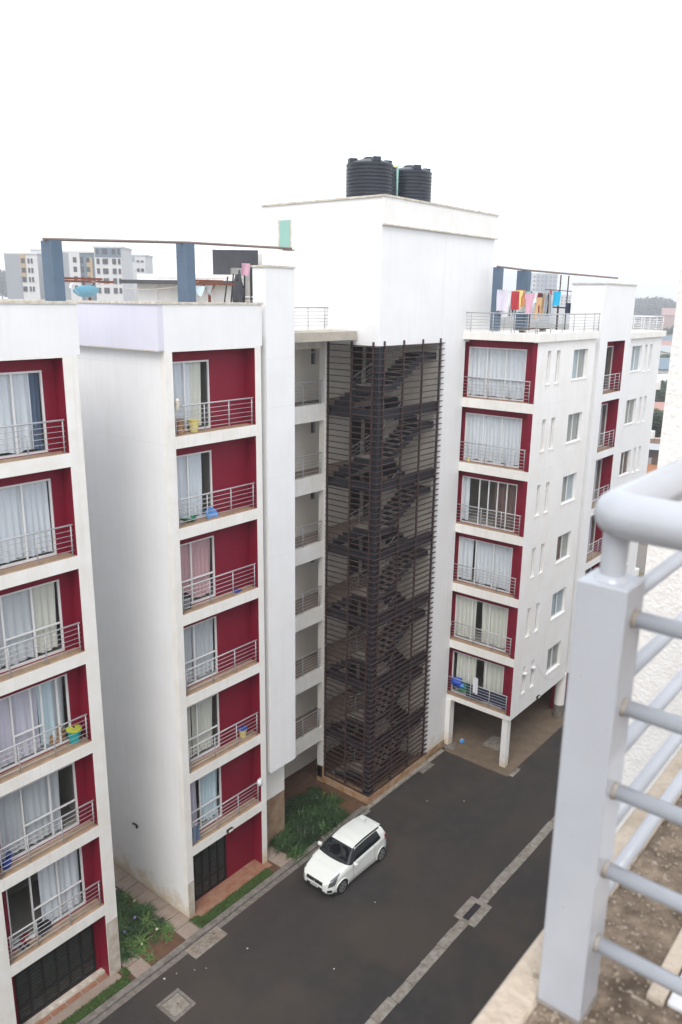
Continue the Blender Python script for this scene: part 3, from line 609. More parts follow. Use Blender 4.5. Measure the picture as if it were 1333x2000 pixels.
for k in range(6):
    mu = (17.92, 16.97) if k not in (2,) else (17.92, 17.44, 16.97, 16.5)
    bay(B, frD, 15.42, 19.1, ZFD-3*k, ZTD-3*k, .35, 15.98, 18.87, tuple(sorted(mu)), curtD[k], (19.0, 17.6, 16.55, 15.62), 300+k, trans=(True if k == 0 else False), rd=.10, gtop=ZTD-3*k-.30, inner=(0, 1))
    r = MB(); z = ZFD-3*k
    r.tube([(xD+.10, 15.52, z+.93), (xD+.5, 15.52, z+.93)], .022, 6)
    for q in range(5): r.tube([(xD+.10, 15.52, z+.77-q*.15), (xD+.5, 15.52, z+.77-q*.15)], .01, 5)
    r.tube([(xD+.3, 15.52, z), (xD+.3, 15.52, z+.93)], .018, 6); r.tube([(xD+.1, 15.52, z), (xD+.1, 15.52, z+.93)], .018, 6)
    r.build('railing', 'rail', B)
b = MB(); b.box(xD+.25, XE, yD+.2, 24, 2.66, 2.74); b.build('soffit', 'slabedge', B)
b = MB(); b.box(xD-.18, XE+.1, yD-.12, 19.0, 20.53, 20.87); b.build('roof', 'slabedge', B)
b = MB(); b.box(XE-.2, XE, yD+.2, 24, 2.66, 20.5); b.build('side_wall', 'white', B)
b = MB(); b.box(xD+.3, 38.0, 19.0, 27, 20.53, 20.85); b.build('roof', 'roofflat', B)
r = MB(); zr = 20.87
railing(r, Fr('X', xD-.05), 15.4, 19.0, 0, zr, h=.82, posts=(18.6, 17.5, 16.6, 16.45, 15.45), nb=5, step=.13); r.build('railing', 'rail', B, smooth=True)
r = MB(); railing(r, Fr('Y', 15.38), xD-.1, 38.35, 0, zr, h=.80, posts=(31.75, 33.0, 34.2, 35.4, 36.6, 37.7, 38.3), nb=5, step=.13); r.build('railing', 'rail', B, smooth=True)
r = MB(); railing(r, Fr('Y', 18.7), 34.0, 40, 0, zr, h=.80, posts=(35, 36.2, 37.4, 38.6), nb=5, step=.13); r.build('railing', 'rail', B, smooth=True)
b = MB(); b.box(31.86, 32.2, yD+.12, 15.75, 0, 2.66); b.build('pillar', 'white_d', B)
b = MB(); b.box(31.75, 32.15, 18.62, 18.86, 0, 2.66); b.build('pillar', 'white_d', B)
b = MB(); b.tube([(38.3, 15.62, 0), (38.3, 15.62, 2.7)], .27, 20); b.build('pillar', 'white_d', B, smooth=False)
b = MB(); b.tube([(38.3, 15.62, 0), (38.3, 15.62, .85)], .278, 20); b.build('damp_patch', 'conc', B)
b = MB(); b.box(xD+.3, 50, 24, 24.2, 0, 20.5); b.build('side_wall', 'under', B)
# recess with pipes between the wings
b = MB(); b.box(38.05, 38.56, 15.75, 15.95, 2.66, 20.6); b.build('side_wall', 'white', B)
for x_ in (38.16, 38.34): MB().tube([(x_, 15.62, 2.66), (x_, 15.62, 20.5)], .045, 8).build('rain_pipe', 'pwhite', B, smooth=True)
# tall narrow wing
yE = 15.33; frE = Fr('Y', yE); ZTE = 20.32; ZFE = ZTE-2.62
holes = [(39.5, 41.92, ZFE-3*k, ZTE-3*k) for k in range(6)]
wm = MB(); grid_wall(wm, frE, 38.56, 42.68, 2.68, 23.05, .25, holes); wm.box(38.56, 38.8, yE+.25, 17.0, 2.68, 23.05); wm.box(42.5, 42.68, yE+.25, 17.0, 2.68, 23.05); wm.build('facade', 'white', B)
MB().box(38.5, 42.74, yE-.04, 17.04, 23.05, 23.11).build('coping', 'coping', B)
cE = ['cdark', 'cgrey', 'cgrey', 'clilac', 'cgrey', 'cgrey']
for k in range(6):
    bay(B, frE, 39.5, 41.92, ZFE-3*k, ZTE-3*k, .55, 39.7, 41.9, (40.8,), [(40.9, 41.5, cE[k])], (39.6, 40.4, 41.2, 41.8), 400+k, trans=False, inner=(0, 0), gtop=ZTE-3*k-.3)
MB().box(38.9, 42.5, 16.2, 16.4, 0, 2.68).build('side_wall', 'red', B)
MB().box(38.8, 42.5, yE+.3, 17, 2.68, 2.8).build('soffit', 'slabedge', B)
# far wing
yF = 16.0; frF = Fr('Y', yF); XF = 49.7; hs = []
for k in range(6):
    z = 17.95-3*k-.08
    hs += [(44.94, 46.5, z+.6, z+2.0), (46.98, 47.36, z+.5, z+2.02), (47.80, 48.2, z+.5, z+2.02)]
wm = MB(); grid_wall(wm, frF, 42.68, XF, 0, 20.3, .2, hs); wm.box(XF-.2, XF, yF+.2, 24, 0, 20.3); wm.build('facade', 'white', B)
for k in range(6):
    z = 17.95-3*k-.08
    win(B, frF, 44.94, 46.5, z+.6, z+2.0, mull=45.7, curt=['cwint', 'cwin', 'cbrown', 'cwin', 'cwin', 'cwin'][k]); win(B, frF, 46.98, 47.36, z+.5, z+2.02, tr=z+1.6); win(B, frF, 47.80, 48.2, z+.5, z+2.02, tr=z+1.6)
    MB().box(XF, XF+.45, yF-.1, yF+.6, z-.75, z-.3).build('ledge', 'slabedge', B)
b = MB(); b.box(42.7, XF+.25, yF-.15, 20, 20.3, 20.62); b.build('roof', 'slabedge', B)
r = MB(); railing(r, Fr('Y', yF+.05), 42.8, XF+.1, 0, 20.64, h=.8, posts=(43.6, 44.9, 46.1, 47.4, 48.6, 49.75), nb=5, step=.13); railing(r, Fr('X', XF+.1), yF+.1, 20, 0, 20.64, h=.8, posts=(17.2, 18.4, 19.6), nb=5, step=.13); r.build('railing', 'pwhite', B, smooth=True)
# wall lamps
def wall_lamp(parent, x_, y_, z_, d):
    b = MB(); dx, dy = d
    b.obox((x_+dx*.05, y_+dy*.05, z_), (abs(dy)*.14 or dx*.05, abs(dx)*.14 or dy*.05, 0) if False else ((.14, 0, 0) if dy else (.05, 0, 0)), ((0, .05, 0) if dy else (0, .14, 0)), (0, 0, .06))
    o = b.build('wall_lamp', 'trim', parent, bevel=.01)
    b = MB(); b.obox((x_+dx*.105, y_+dy*.105, z_), ((.11, 0, 0) if dy else (.012, 0, 0)), ((0, .012, 0) if dy else (0, .11, 0)), (0, 0, .045)); b.build('lamp_lens', 'ccream', o, bevel=.01)
wall_lamp(B, 15.46, 22.57, 2.63, (-1, 0)); wall_lamp(B, 17.53, YA, 2.69, (0, -1)); wall_lamp(B, 34.75, yD, 2.80, (0, -1))
# dangling cable on the right wing
b = MB(); pts = []
for i in range(13):
    t_ = i/12; pts.append((34.1+t_*3.9, yD-.02, 5.0-1.5*math.sin(t_*math.pi)*.75-t_*1.3))
b.tube(pts, .005, 5); b.build('cable', 'coping', B)

# ================================================================ roof things
def column(name, x0, x1, y0, y1, zt, parent): MB().box(x0, x1, y0, y1, 20.9, zt).build(name, 'steelblue', parent)
t = thing('roof_pergola', 'two blue-grey roof columns carrying a thin rusty beam above the left parapet', 'pergola', (0, 0, 0))
column('column', 12.2, 12.52, 20.0, 20.5, 23.60, t); column('column', 16.80, 17.12, 20.0, 20.5, 23.79, t)
b = MB(); b.tube([(12.1, 20.2, 23.62), (17.0, 20.2, 23.82), (21.75, 20.2, 23.90)], .045, 6); b.box(21.4, 21.75, 20.05, 20.3, 23.82, 23.86); b.build('beam', 'beam', t)
t = thing('roof_pergola', 'two blue-grey roof columns with a thin rusty beam above the right wing washing line', 'pergola', (0, 0, 0))
column('column', 33.0, 33.24, 17.95, 18.35, 23.66, t); column('column', 35.0, 35.3, 17.62, 18.2, 23.58, t)
b = MB(); b.tube([(32.9, 18.1, 23.68), (35.1, 17.8, 23.60), (42.0, 16.1, 23.42)], .045, 6); b.build('beam', 'beam', t)
b = MB()
for x_ in (37.6, 38.5): b.tube([(x_, 17.2, 20.85), (x_, 17.2, 23.45)], .03, 6)
b.tube([(36.0, 17.2, 22.75), (40, 17.2, 22.7)], .02, 6); b.tube([(37.0, 17.2, 21.95), (39.3, 17.2, 21.9)], .04, 6); b.build('frame', 'rust', t)
def rust_tee(x_, y_, w_, z_, label):
    t = thing('clothes_post', label, 'clothes post', (x_, y_, 20.98), R(-8))
    b = MB(); b.box(-.035, .035, -.035, .035, 0, z_-.25); b.tube([(0, 0, z_-.45), (-.22, 0, z_-.12)], .025, 5); b.tube([(0, 0, z_-.45), (.22, 0, z_-.12)], .025, 5); b.build('post', 'rustwood', t)
    b = MB(); b.box(-w_/2, w_/2, -.05, .05, z_-.12, z_-.04); b.build('cross_arm', 'rustwood', t)
    b = MB(); b.box(-w_/2, w_*.3, .06, .1, z_-.02, z_+.05); b.build('cross_arm', 'rustwood', t)
rust_tee(17.05, 25.7, 1.9, 1.78, 'rusty T-shaped clothes post beside the blue satellite dish')
rust_tee(19.0, 21.5, 2.1, 1.74, 'rusty T-shaped clothes post holding the underwear line right of the second roof column')
t = thing('satellite_dish', 'sky-blue satellite dish lying low behind the left parapet', 'satellite dish', (16.6, 25.2, 22.05)); b = MB(); prof = [(.02, .0), (.18, .02), (.34, .1), (.44, .2), (.45, .21), (.34, .12), (.18, .04), (.02, .02)]
b.lathe(0, 0, prof, 24, cap=False); o = b.build('dish', 'dish', t, smooth=True); o.rotation_euler = (R(-20), R(10), 0); o.location = (0, 0, .12)
b = MB(); b.tube([(0, 0, -1), (0, 0, .15)], .025, 6); b.build('mast', 'rail', t); b = MB(); b.tube([(-.3, 0, .2), (-.62, -.1, .42)], .012, 5); b.obox((-.64, -.1, .46), (.05, .02, .02), (-.02, .05, .0), (0, -.02, .06)); b.build('feed_arm', 'pwhite', t)
t = thing('roof_room', 'low white roof shed with a dark overhanging canopy behind the left parapet', 'roof shed', (20.7, 28.4, 20.98), R(-50.5))
MB().box(.4, 4.6, 0, 3, 0, 1.95).build('wall', 'white_d', t); MB().box(.38, 1.2, -.05, 0, 0, 1.9).build('wall', 'white', t); MB().box(.38, 4.6, 0, 3.0, 1.96, 2.12).build('roof', 'slabedge', t)
MB().box(-.15, 4.4, -.8, 0, 1.72, 1.86).build('canopy', 'tarpg', t); MB().box(2.3, 2.5, -.75, -.6, 0, 1.72).build('canopy_post', 'black', t)
t = thing('roof_clutter', 'dark heap of sheets and poles stacked beside the black sheet on the roof', 'clutter', (22.2, 23.6, 20.98), R(-50))
lump(MB(), (.1, 0, 1.1), .22, .2, .95, 12, 16).build('heap', 'tarp', t); b = MB()
for i in range(5): b.tube([(-.6+i*.3, 0, 0), (-.3+i*.22, .1, 2.0+.1*i)], .03, 5)
b.build('poles', 'trim', t)
t = thing('roof_room', 'tall white stair room with a torn black sheet right of the second roof column', 'roof shed', (23.6, 27.6, 20.98), R(-53))
MB().box(0, .8, 0, 3, 0, 3.22).build('wall', 'white', t); MB().box(.8, 3.0, .5, 3, 0, 3.05).build('wall', 'white_d', t)
b = MB(); b.box(.8, 2.75, -.05, 0, 2.45, 3.18); b.box(.8, 1.55, -.05, 0, 1.25, 2.45); b.build('black_sheet', 'tarp', t); MB().box(2.45, 2.75, -.2, .0, 0, 2.5).build('post', 'black', t)
r = MB(); railing(r, Fr('Y', -.4), .6, 2.9, 0, 0, h=1.25, posts=(.9, 1.5, 2.1, 2.8), nb=7, step=.13, rp=.04, rb=.02); r.build('railing', 'pwhite', t)
def water_tank(x_, y_, label):
    t = thing('water_tank', label, 'water tank', (x_, y_, 25.97), 0, 'black roof water tanks'); t.scale = (.97, .97, .85)
    r0 = .96; pr_ = [(r0-.02, 0)]; n = 9
    for i in range(n):
        z0 = .05+i*.155; pr_ += [(r0, z0), (r0, z0+.09), (r0-.03, z0+.11), (r0-.03, z0+.14)]
    pr_ += [(r0, 1.47), (r0, 1.56), (r0-.06, 1.60), (.6, 1.72), (.32, 1.80)]
    MB().lathe(0, 0, pr_, 40).build('shell', 'tank', t, smooth=False)
    MB().lathe(0, 0, [(.27, 1.80), (.27, 1.86), (.22, 1.89), (.05, 1.90)], 24).build('lid', 'tank', t, smooth=False)
    for q in range(4):
        a = R(45+90*q+12); c, s_ = math.cos(a), math.sin(a)
        b = MB(); b.obox((c*.74, s_*.74, 1.69), (c*.17, s_*.17, 0), (-s_*.16, c*.16, 0), (0, 0, .11)); b.build('lifting_lug', 'tank', t, bevel=.03)
    return t
water_tank(26.72, 20.6, 'left black ribbed water tank at the corner of the tower roof')
water_tank(29.25, 20.45, 'right black ribbed water tank behind the green pipe on the tower roof')
t = thing('water_pipe', 'pale green riser pipe standing between the two black tanks', 'pipe', (27.62, 19.9, 25.97)); MB().tube([(0, 0, 0), (0, 0, 1.35)], .045, 8).build('riser', P('green_pipe', (.22, .42, .36), .5), t, smooth=True); MB().tube([(0, 0, 1.3), (-.38, .1, 1.32)], .03, 8).build('elbow', 'yellow', t, smooth=True)

# hanging washing
def cloth(name, label, x_, y_, ztop, w_, h, mat, shape='rect', ang=0.0, group=None, cat='clothing'):
    rows = 8; nx = 8; mb = MB(); rnd = random.Random(int(x_*97+y_*13)); ph = rnd.random()*6; th = .012
    for side in (0, 1):
        for j in range(rows+1):
            t_ = j/rows
            if shape == 'shirt': l, r_ = (-.5, .5) if t_ < .32 else (-.31, .31)
            elif shape == 'trousers': l, r_ = -.34-.05*t_, .34+.05*t_
            elif shape == 'pants': l, r_ = -.5*(1-t_*.85), .5*(1-t_*.85)
            else: l, r_ = -.5, .5-.04*t_
            for i in range(nx+1):
                xx = (l+(r_-l)*i/nx)*w_; yy = .035*math.sin(7*xx/w_+ph+t_*2)*(.4+t_) + side*th
                mb.v.append((xx, yy, -h*t_+.02*math.sin(i*2+ph)*(t_ > .9)))
    N = (rows+1)*(nx+1)
    for j in range(rows):
        for i in range(nx):
            if shape == 'trousers' and j > 2 and i in (3, 4): continue
            a = j*(nx+1)+i; mb.f.append((a, a+nx+1, a+nx+2, a+1)); mb.f.append((N+a, N+a+1, N+a+nx+2, N+a+nx+1))
    o = mb.build(name, mat, None, smooth=True); o.location = (x_, y_, ztop); o.rotation_euler = (0, 0, ang); return tag(o, label, cat, group)
g = 'washing drying on the right roof'
base = -.45
def RX(x_): return 17.15 - (x_-32)*.0
for (x_, w_, h, mat, sh, nm, lab, dz) in [
    (31.75, .5, 1.1, 'clilac', 'rect', 'towel', 'pale lilac towel, leftmost on the right roof washing line', 0), (32.2, .5, 1.05, 'pwhite', 'shirt', 'shirt', 'white shirt hanging next to the lilac towel', 0),
    (32.75, .42, 1.0, 'dred', 'rect', 'towel', 'red cloth hanging left of the yellow print dress', .05), (33.15, .5, 1.05, 'yellow', 'shirt', 'dress', 'yellow and orange print dress on the washing line', 0), (33.6, .35, .9, 'orangec', 'rect', 'cloth', 'orange cloth beside the yellow dress', .1),
    (34.0, .45, 1.0, 'pink', 'shirt', 'shirt', 'pink top hanging before the second blue-grey column', -.1), (34.45, .35, .85, 'mint', 'rect', 'towel', 'green towel hanging in front of the blue-grey column', 0),
    (35.15, .55, .5, 'pwhite', 'rect', 'towel', 'small white towel folded over the line right of the column', .1), (35.25, .5, .95, 'tangy', 'trousers', 'trousers', 'tan trousers on the line below the white towel', -.35),
    (35.75, .5, .95, 'navyc', 'shirt', 'shirt', 'dark navy shirt between the tan trousers and the black top', 0), (36.15, .4, .35, 'dred', 'pants', 'shorts', 'bright red shorts pegged high on the line', .15), (36.35, .45, 1.0, 'trim', 'shirt', 'shirt', 'black top hanging left of the turquoise towel', -.05),
    (36.85, .35, .9, 'turq', 'rect', 'towel', 'turquoise towel at the right end of the washing line', .12)]:
    cloth(nm, lab, x_+.1, 17.15+.14*math.sin(x_*9), 22.62+dz*.7+.05*math.sin(x_*23), w_*1.25, h*(.9+.18*math.sin(x_*17)), mat, sh, ang=.45*math.sin(x_*31), group=g)
for i, (x_, w_, h, mat, sh, nm, lab) in enumerate([(32.0, .6, .9, 'greyc', 'shirt', 'shirt', 'grey shirt half hidden behind the lilac towel'), (32.9, .6, 1.0, 'trim', 'trousers', 'trousers', 'black trousers on the back line behind the red cloth'), (33.9, .6, .8, 'pwhite', 'rect', 'towel', 'white towel on the back line near the second column'), (35.5, .5, .9, 'dred', 'shirt', 'shirt', 'dark red shirt on the back line right of the column'), (36.0, .5, 1.0, 'tangy', 'rect', 'towel', 'tan towel on the back line behind the navy shirt'), (36.6, .5, .9, 'greyc', 'trousers', 'trousers', 'grey trousers on the back line before the turquoise towel')]):
    cloth(nm, lab, x_+.55, 17.55, 22.60-.04*(i % 3), w_*1.1, h, mat, sh, ang=.3*math.sin(i*2.3), group=g)
cloth('jacket', 'large dark blue jacket spread over the roof railing near the tall wing', 39.9, 16.9, 22.28, 1.75, 1.15, 'navyc', 'shirt', R(8))
cloth('trousers', 'dark blue trousers hanging left of the large blue jacket', 38.7, 17.1, 22.15, .9, .5, 'navyc', 'rect')
t = thing('washing_line', 'grey steel line with the colourful washing on the right roof', 'washing line', (31.5, 17.15, 22.64)); b = MB(); b.tube([(0, 0, 0), (2.9, 0, -.06), (5.9, 0, .05)], .012, 5); b.build('line', 'rail', t); MB().tube([(5.9, 0, -1.75), (5.9, 0, .1)], .03, 6).build('post', 'rust', t)
MB().tube([(3.0, 0, -1.75), (3.0, 0, .0)], .03, 6).build('post', 'rust', t)
for k_, (x_, y_) in enumerate([(33.6, 16.6), (34.1, 16.7)]): pass
t = thing('roof_bench', 'low dark planks stacked on blocks on the right roof', 'planks', (33.4, 16.6, 20.87)); MB().box(-.9, 1.8, -.15, .15, .12, .17).build('plank', 'bark', t); MB().box(-.7, -.5, -.12, .12, 0, .12).build('block', 'conc', t); MB().box(1.3, 1.5, -.12, .12, 0, .12).build('block', 'conc', t)
cloth('underwear', 'pink knickers pegged on the line before the second blue-grey column', 17.78, 21.3, 22.52, .42, .36, 'pink', 'pants', cat='clothing'); cloth('underwear', 'blue and white patterned knickers beside the pink pair', 18.4, 21.3, 22.55, .5, .34, 'cblue', 'pants', cat='clothing'); cloth('underwear', 'pale underwear near the rusty post', 18.85, 21.35, 22.57, .35, .3, 'greyc', 'pants', cat='clothing')
cloth('towel', 'small pink and white cloth hanging under the black sheet', 20.75, 21.5, 23.38, .42, .42, 'pink', 'rect', cat='towel')
t = thing('washing_line', 'thin pale cord sagging from the left clothes post to the second one', 'washing line', (17.1, 25.7, 22.7), R(-65)); b = MB(); pts = [(4.6*i/12, 0, -.32*math.sin(math.pi*i/12)*1.0+.1*i/12) for i in range(13)]; b.tube(pts, .008, 5); b.build('line', 'coping', t)

# ================================================================ balcony clutter
def bucket(name, label, x_, y_, z_, r, h, mat, lid=None, cat='bucket', handle=True):
    t = thing(name, label, cat, (x_, y_, z_)); MB().lathe(0, 0, [(r*.72, 0), (r*.95, h*.92), (r*1.06, h*.93), (r*1.06, h), (r*.93, h), (r*.7, h*.12)], 20, cap=False).build('body', mat, t, smooth=False); MB().lathe(0, 0, [(r*.7, .005), (.01, .02)], 20).build('base', mat, t)
    if lid: MB().lathe(0, 0, [(r*1.12, h-.01), (r*1.12, h+.03), (r*.9, h+.045), (.02, h+.05)], 20).build('lid', lid, t); MB().lathe(0, 0, [(.03, h+.05), (.03, h+.08), (.01, h+.085)], 10).build('knob', 'navyc', t)
    if handle: MB().tube([(r*1.0*math.cos(a), .02, h*.9+r*.5*math.sin(a)*(-1 if lid else 1)*.6) for a in [math.pi*i/8 for i in range(9)]], .006, 5).build('handle', 'rail', t)
    return t
bucket('bucket', 'turquoise bucket with a lime green lid on the left block balcony', 11.70, 20.0, 8.96, .21, .42, 'cyan', 'lime')
bucket('bucket', 'bright blue open bucket on the left block balcony', 9.2, 20.05, 5.96, .20, .36, 'pblue')
bucket('bucket', 'cream bucket with a dark blue lid on the second wing balcony', 18.72, 20.0, 5.96, .16, .34, 'yellow', 'pblue')
bucket('drum', 'pale yellow plastic drum on the top balcony of the second wing', 16.8, 19.95, 17.96, .18, .40, 'yellow', None, 'drum', False)
t = thing('wooden_board', 'orange wooden board leaning beside the turquoise bucket', 'board', (11.3, 20.25, 8.96), R(-4)); o = MB().box(-.24, .24, -.02, .02, 0, .62).build('board', 'wood', t, bevel=.006); o.rotation_euler = (R(-12), 0, 0)
t = thing('stool', 'small brown wicker stool on the top balcony of the second wing', 'stool', (16.22, 20.0, 17.96)); b = MB(); b.lathe(0, 0, [(.17, 0), (.13, .2), (.13, .24), (.19, .42), (.19, .46), (.02, .47)], 14); b.build('seat', 'wicker', t)
for q in range(4): a = R(45+90*q); MB().tube([(.19*math.cos(a), .19*math.sin(a), 0), (.14*math.cos(a), .14*math.sin(a), .42)], .012, 5).build('leg', 'wood', t)
t = thing('flower_pot', 'pale pot hung at the left end of the top rail of the second wing', 'pot', (15.92, 19.66, 18.78)); MB().lathe(0, 0, [(.06, 0), (.09, .2), (.1, .22), (.02, .23)], 14).build('body', 'coping', t); MB().lathe(0, 0, [(.05, .22), (.08, .3), (.02, .36)], 8).build('plant', 'beige', t)
def basin(label, x_, y_, z_, r, mat, ang=0):
    t = thing('basin', label, 'basin', (x_, y_, z_), ang); MB().lathe(0, 0, [(r*.7, 0), (r*.95, .12), (r*1.08, .125), (r*1.08, .14), (r*.92, .14), (r*.68, .02), (.01, .015)], 20).build('bowl', mat, t, smooth=True); b = MB(); b.tube([(r*1.06*math.cos(a), r*1.06*math.sin(a), .135) for a in [2*math.pi*i/20 for i in range(21)]], .012, 5); b.build('rim', mat, t); return t
basin('green plastic basin on the second wing balcony below the top one', 16.55, 20.1, 14.96, .25, 'green'); basin('light blue basin tilted against the railing of the second wing', 17.35, 19.95, 14.99, .26, 'lightblue').rotation_euler = (R(62), 0, R(10))
basin('green basin heaped beside the blue bundle on the lowest right wing balcony', 32.15, 17.75, 3.3, .3, 'green')
t = thing('air_cooler', 'black boxy air cooler on the floor of the second wing balcony', 'air cooler', (16.15, 20.05, 11.96), R(-10)); MB().box(-.22, .22, -.16, .16, 0, .5).build('case', 'trim', t, bevel=.02); b = MB()
for i in range(6): b.box(-.17, .17, -.172, -.162, .08+i*.06, .11+i*.06)
b.build('vent_slats', 'greyc', t)
t = thing('dustpan', 'small blue dustpan on the balcony floor of the second wing', 'dustpan', (18.5, 19.9, 11.96), R(20)); MB().box(-.16, .16, -.1, .12, 0, .025).build('pan', 'pblue', t); MB().tube([(0, .12, .04), (0, .34, .12)], .018, 6).build('handle', 'pblue', t)
t = thing('carrier_bag', 'white plastic bag knotted on the rail corner of the lowest second wing balcony', 'bag', (19.2, 19.62, 3.72)); b = MB(); lump(b, (0, 0, .14), .1, .1, .15, 2); b.build('bag', 'cwhite', t, smooth=True); MB().tube([(0, 0, .28), (0, -.03, .36)], .02, 5).build('knot', 'cwhite', t)
t = thing('carrier_bag', 'grey plastic bag tied to the left end of a right wing railing', 'bag', (31.85, 18.95, 6.55)); MB().lathe(0, 0, [(.02, 0), (.08, .05), (.1, .16), (.05, .27), (.03, .3)], 9).build('bag', 'greyc', t, smooth=True); MB().tube([(0, 0, .28), (0, -.03, .36)], .015, 5).build('knot', 'greyc', t)
t = thing('storage_box', 'dark crate on the lowest left block balcony', 'crate', (10.15, 20.1, 2.96), R(12)); MB().box(-.2, .2, -.16, .16, 0, .26).build('box', 'tarp', t, bevel=.02); MB().box(-.21, .21, -.17, .17, .26, .29).build('lid', 'trim', t, bevel=.008)
t = thing('cloth_heap', 'crumpled red and white cloths on the floor of the lowest left block balcony', 'cloths', (9.62, 20.2, 2.96))
for i, (dx, dy, mt) in enumerate([(-.12, 0, 'dred'), (.06, .1, 'dred'), (-.25, .15, 'pwhite'), (.2, -.06, 'pwhite')]): 
    b = MB(); lump(b, (dx, dy, .04), .12, .1, .05, i+4); b.build('cloth', mt, t, smooth=True)
for i in range(2):
    t = thing('shoe', ('left' if i else 'right')+' dark shoe of the pair on the lowest left block balcony', 'shoe', (9.32+i*.16, 19.95, 2.96), R(25), 'pair of dark shoes'); MB().box(-.05, .05, -.13, .13, 0, .03).build('sole', 'greyc', t, bevel=.01); MB().box(-.045, .045, -.12, .05, .03, .09).build('upper', 'trim', t, bevel=.02)
t = thing('cloth_bundle', 'bright blue cloth bundle heaped on the rail of the lowest right wing balcony', 'bundle', (31.98, 18.42, 3.75)); lump(MB(), (0, 0, -.12), .2, .32, .24, 3, 18).build('bundle', 'pblue', t, smooth=True); lump(MB(), (.03, -.22, -.2), .15, .2, .14, 5, 16).build('fold', 'lightblue', t, smooth=True)
cloth('hanging_sheet', 'dark blue sheets draped along the lowest right wing railing', 31.98, 16.75, 3.82, 2.3, .72, 'navyc', 'rect', R(-90), cat='sheet')
cloth('hanging_sheet', 'dark green cloth draped left of the navy sheets on the lowest right wing railing', 32.0, 18.05, 3.78, .6, .55, 'green', 'rect', R(-90), cat='sheet')
cloth('curtain_end', 'white curtain blowing out over the lowest right wing railing', 31.74, 17.25, 4.35, .26, .85, 'cwhite', 'rect', R(-90), cat='curtain')
t = thing('bottle', 'small yellow bottle on the floor of a right wing balcony', 'bottle', (31.95, 18.45, 14.93)); MB().lathe(0, 0, [(.04, 0), (.05, .02), (.05, .16), (.02, .2), (.02, .24)], 12).build('body', 'yellow', t, smooth=True); MB().lathe(0, 0, [(.024, .24), (.024, .27), (.01, .272)], 10).build('cap', 'dred', t)
cloth('patterned_cloth', 'black and white patterned cloth over the left end of the lowest second wing rail', 15.98, 19.63, 3.7, .3, .62, 'cpat', 'rect', 0, cat='cloth')
t = thing('litter', 'crumpled blue and white plastic bag on the floor under the right wing', 'litter', (32.5, 18.25, .06)); lump(MB(), (0, 0, .06), .14, .12, .09, 8).build('bag', 'lightblue', t); lump(MB(), (.12, .08, .05), .1, .08, .06, 9).build('paper', 'pwhite', t)
t = thing('rubble_heap', 'small heap of broken rubble at the foot of the left pillar under the right wing', 'rubble', (31.75, 18.5, .0))
b = MB()
for i in range(70):
    a, c, s_ = rr.gauss(0, .14), rr.gauss(0, .12), rr.uniform(.02, .06); b.obox((a, c, s_*.6), (s_, s_*.4, .01), (-s_*.4, s_, .01), (0, 0, s_*.7))
tag(b.build('stones', 'conc', t), kind='stuff')
t.location.z = .04
LIT = [(14.1, 17.7), (13.6, 18.05), (14.4, 17.45), (13.2, 18.2), (27.2, 16.9), (28.3, 15.6), (24.5, 9.2), (17.2, 14.1), (20.6, 14.9), (27.5, 11.8), (16.2, 9.9), (15.9, 17.0)]
lb = ['torn pale paper scrap on the road near the lower left manhole', 'tiny white scrap on the asphalt between the gully pit and the lawn', 'bent pale leaf on the road below the gully pit', 'pale scrap on the road close to the left lawn kerb', 'white scrap on the asphalt before the stair tower', 'small pale scrap on the road in front of the right wing',
      'light scrap on the road near the balcony ledge', 'tiny scrap in the middle of the lower road', 'tiny pale scrap beside the white car', 'white scrap lying on the drain channel', 'pale scrap at the bottom of the road', 'small white scrap right of the gully pit']
for (x_, y_), l in zip(LIT, lb):
    b = MB(); r_ = rr.uniform(.018, .042); b.prism([(x_+r_*math.cos(a)*rr.uniform(.6, 1.2), y_+r_*math.sin(a)*rr.uniform(.6, 1.2)) for a in [i*1.05 for i in range(6)]], .004, .014); tag(b.build('litter', 'coping'), l, 'litter', 'scraps on the road')

# ================================================================ plants
def blades(n, L, wdt, spread, seed, droop=.6):
    rnd = random.Random(seed); mb = MB()
    for i in range(n):
        a = rnd.uniform(0, 2*math.pi); l = L*rnd.uniform(.55, 1.1); el = rnd.uniform(.5, 1.45); c, s_ = math.cos(a), math.sin(a); w_ = wdt*rnd.uniform(.7, 1.2)
        x0, y0 = rnd.gauss(0, spread*.35), rnd.gauss(0, spread*.35); i0 = len(mb.v); p = Vector((x0, y0, 0)); e = el
        for k in range(5):
            ww = w_*(1-.2*k) if k < 4 else .002
            mb.v.append((p.x - s_*ww, p.y + c*ww, p.z)); mb.v.append((p.x + s_*ww, p.y - c*ww, p.z)); p = p + Vector((c*math.cos(e), s_*math.cos(e), math.sin(e)))*l/4; e -= droop*rnd.uniform(.5, 1.2)
        for k in range(4): q = i0+2*k; mb.f.append((q, q+1, q+3, q+2))
    return mb
pb = [blades(58, .62, .027, .25, 1), blades(44, .55, .030, .2, 2), blades(70, .48, .020, .25, 3), blades(34, .34, .016, .15, 4)]
pm = {}
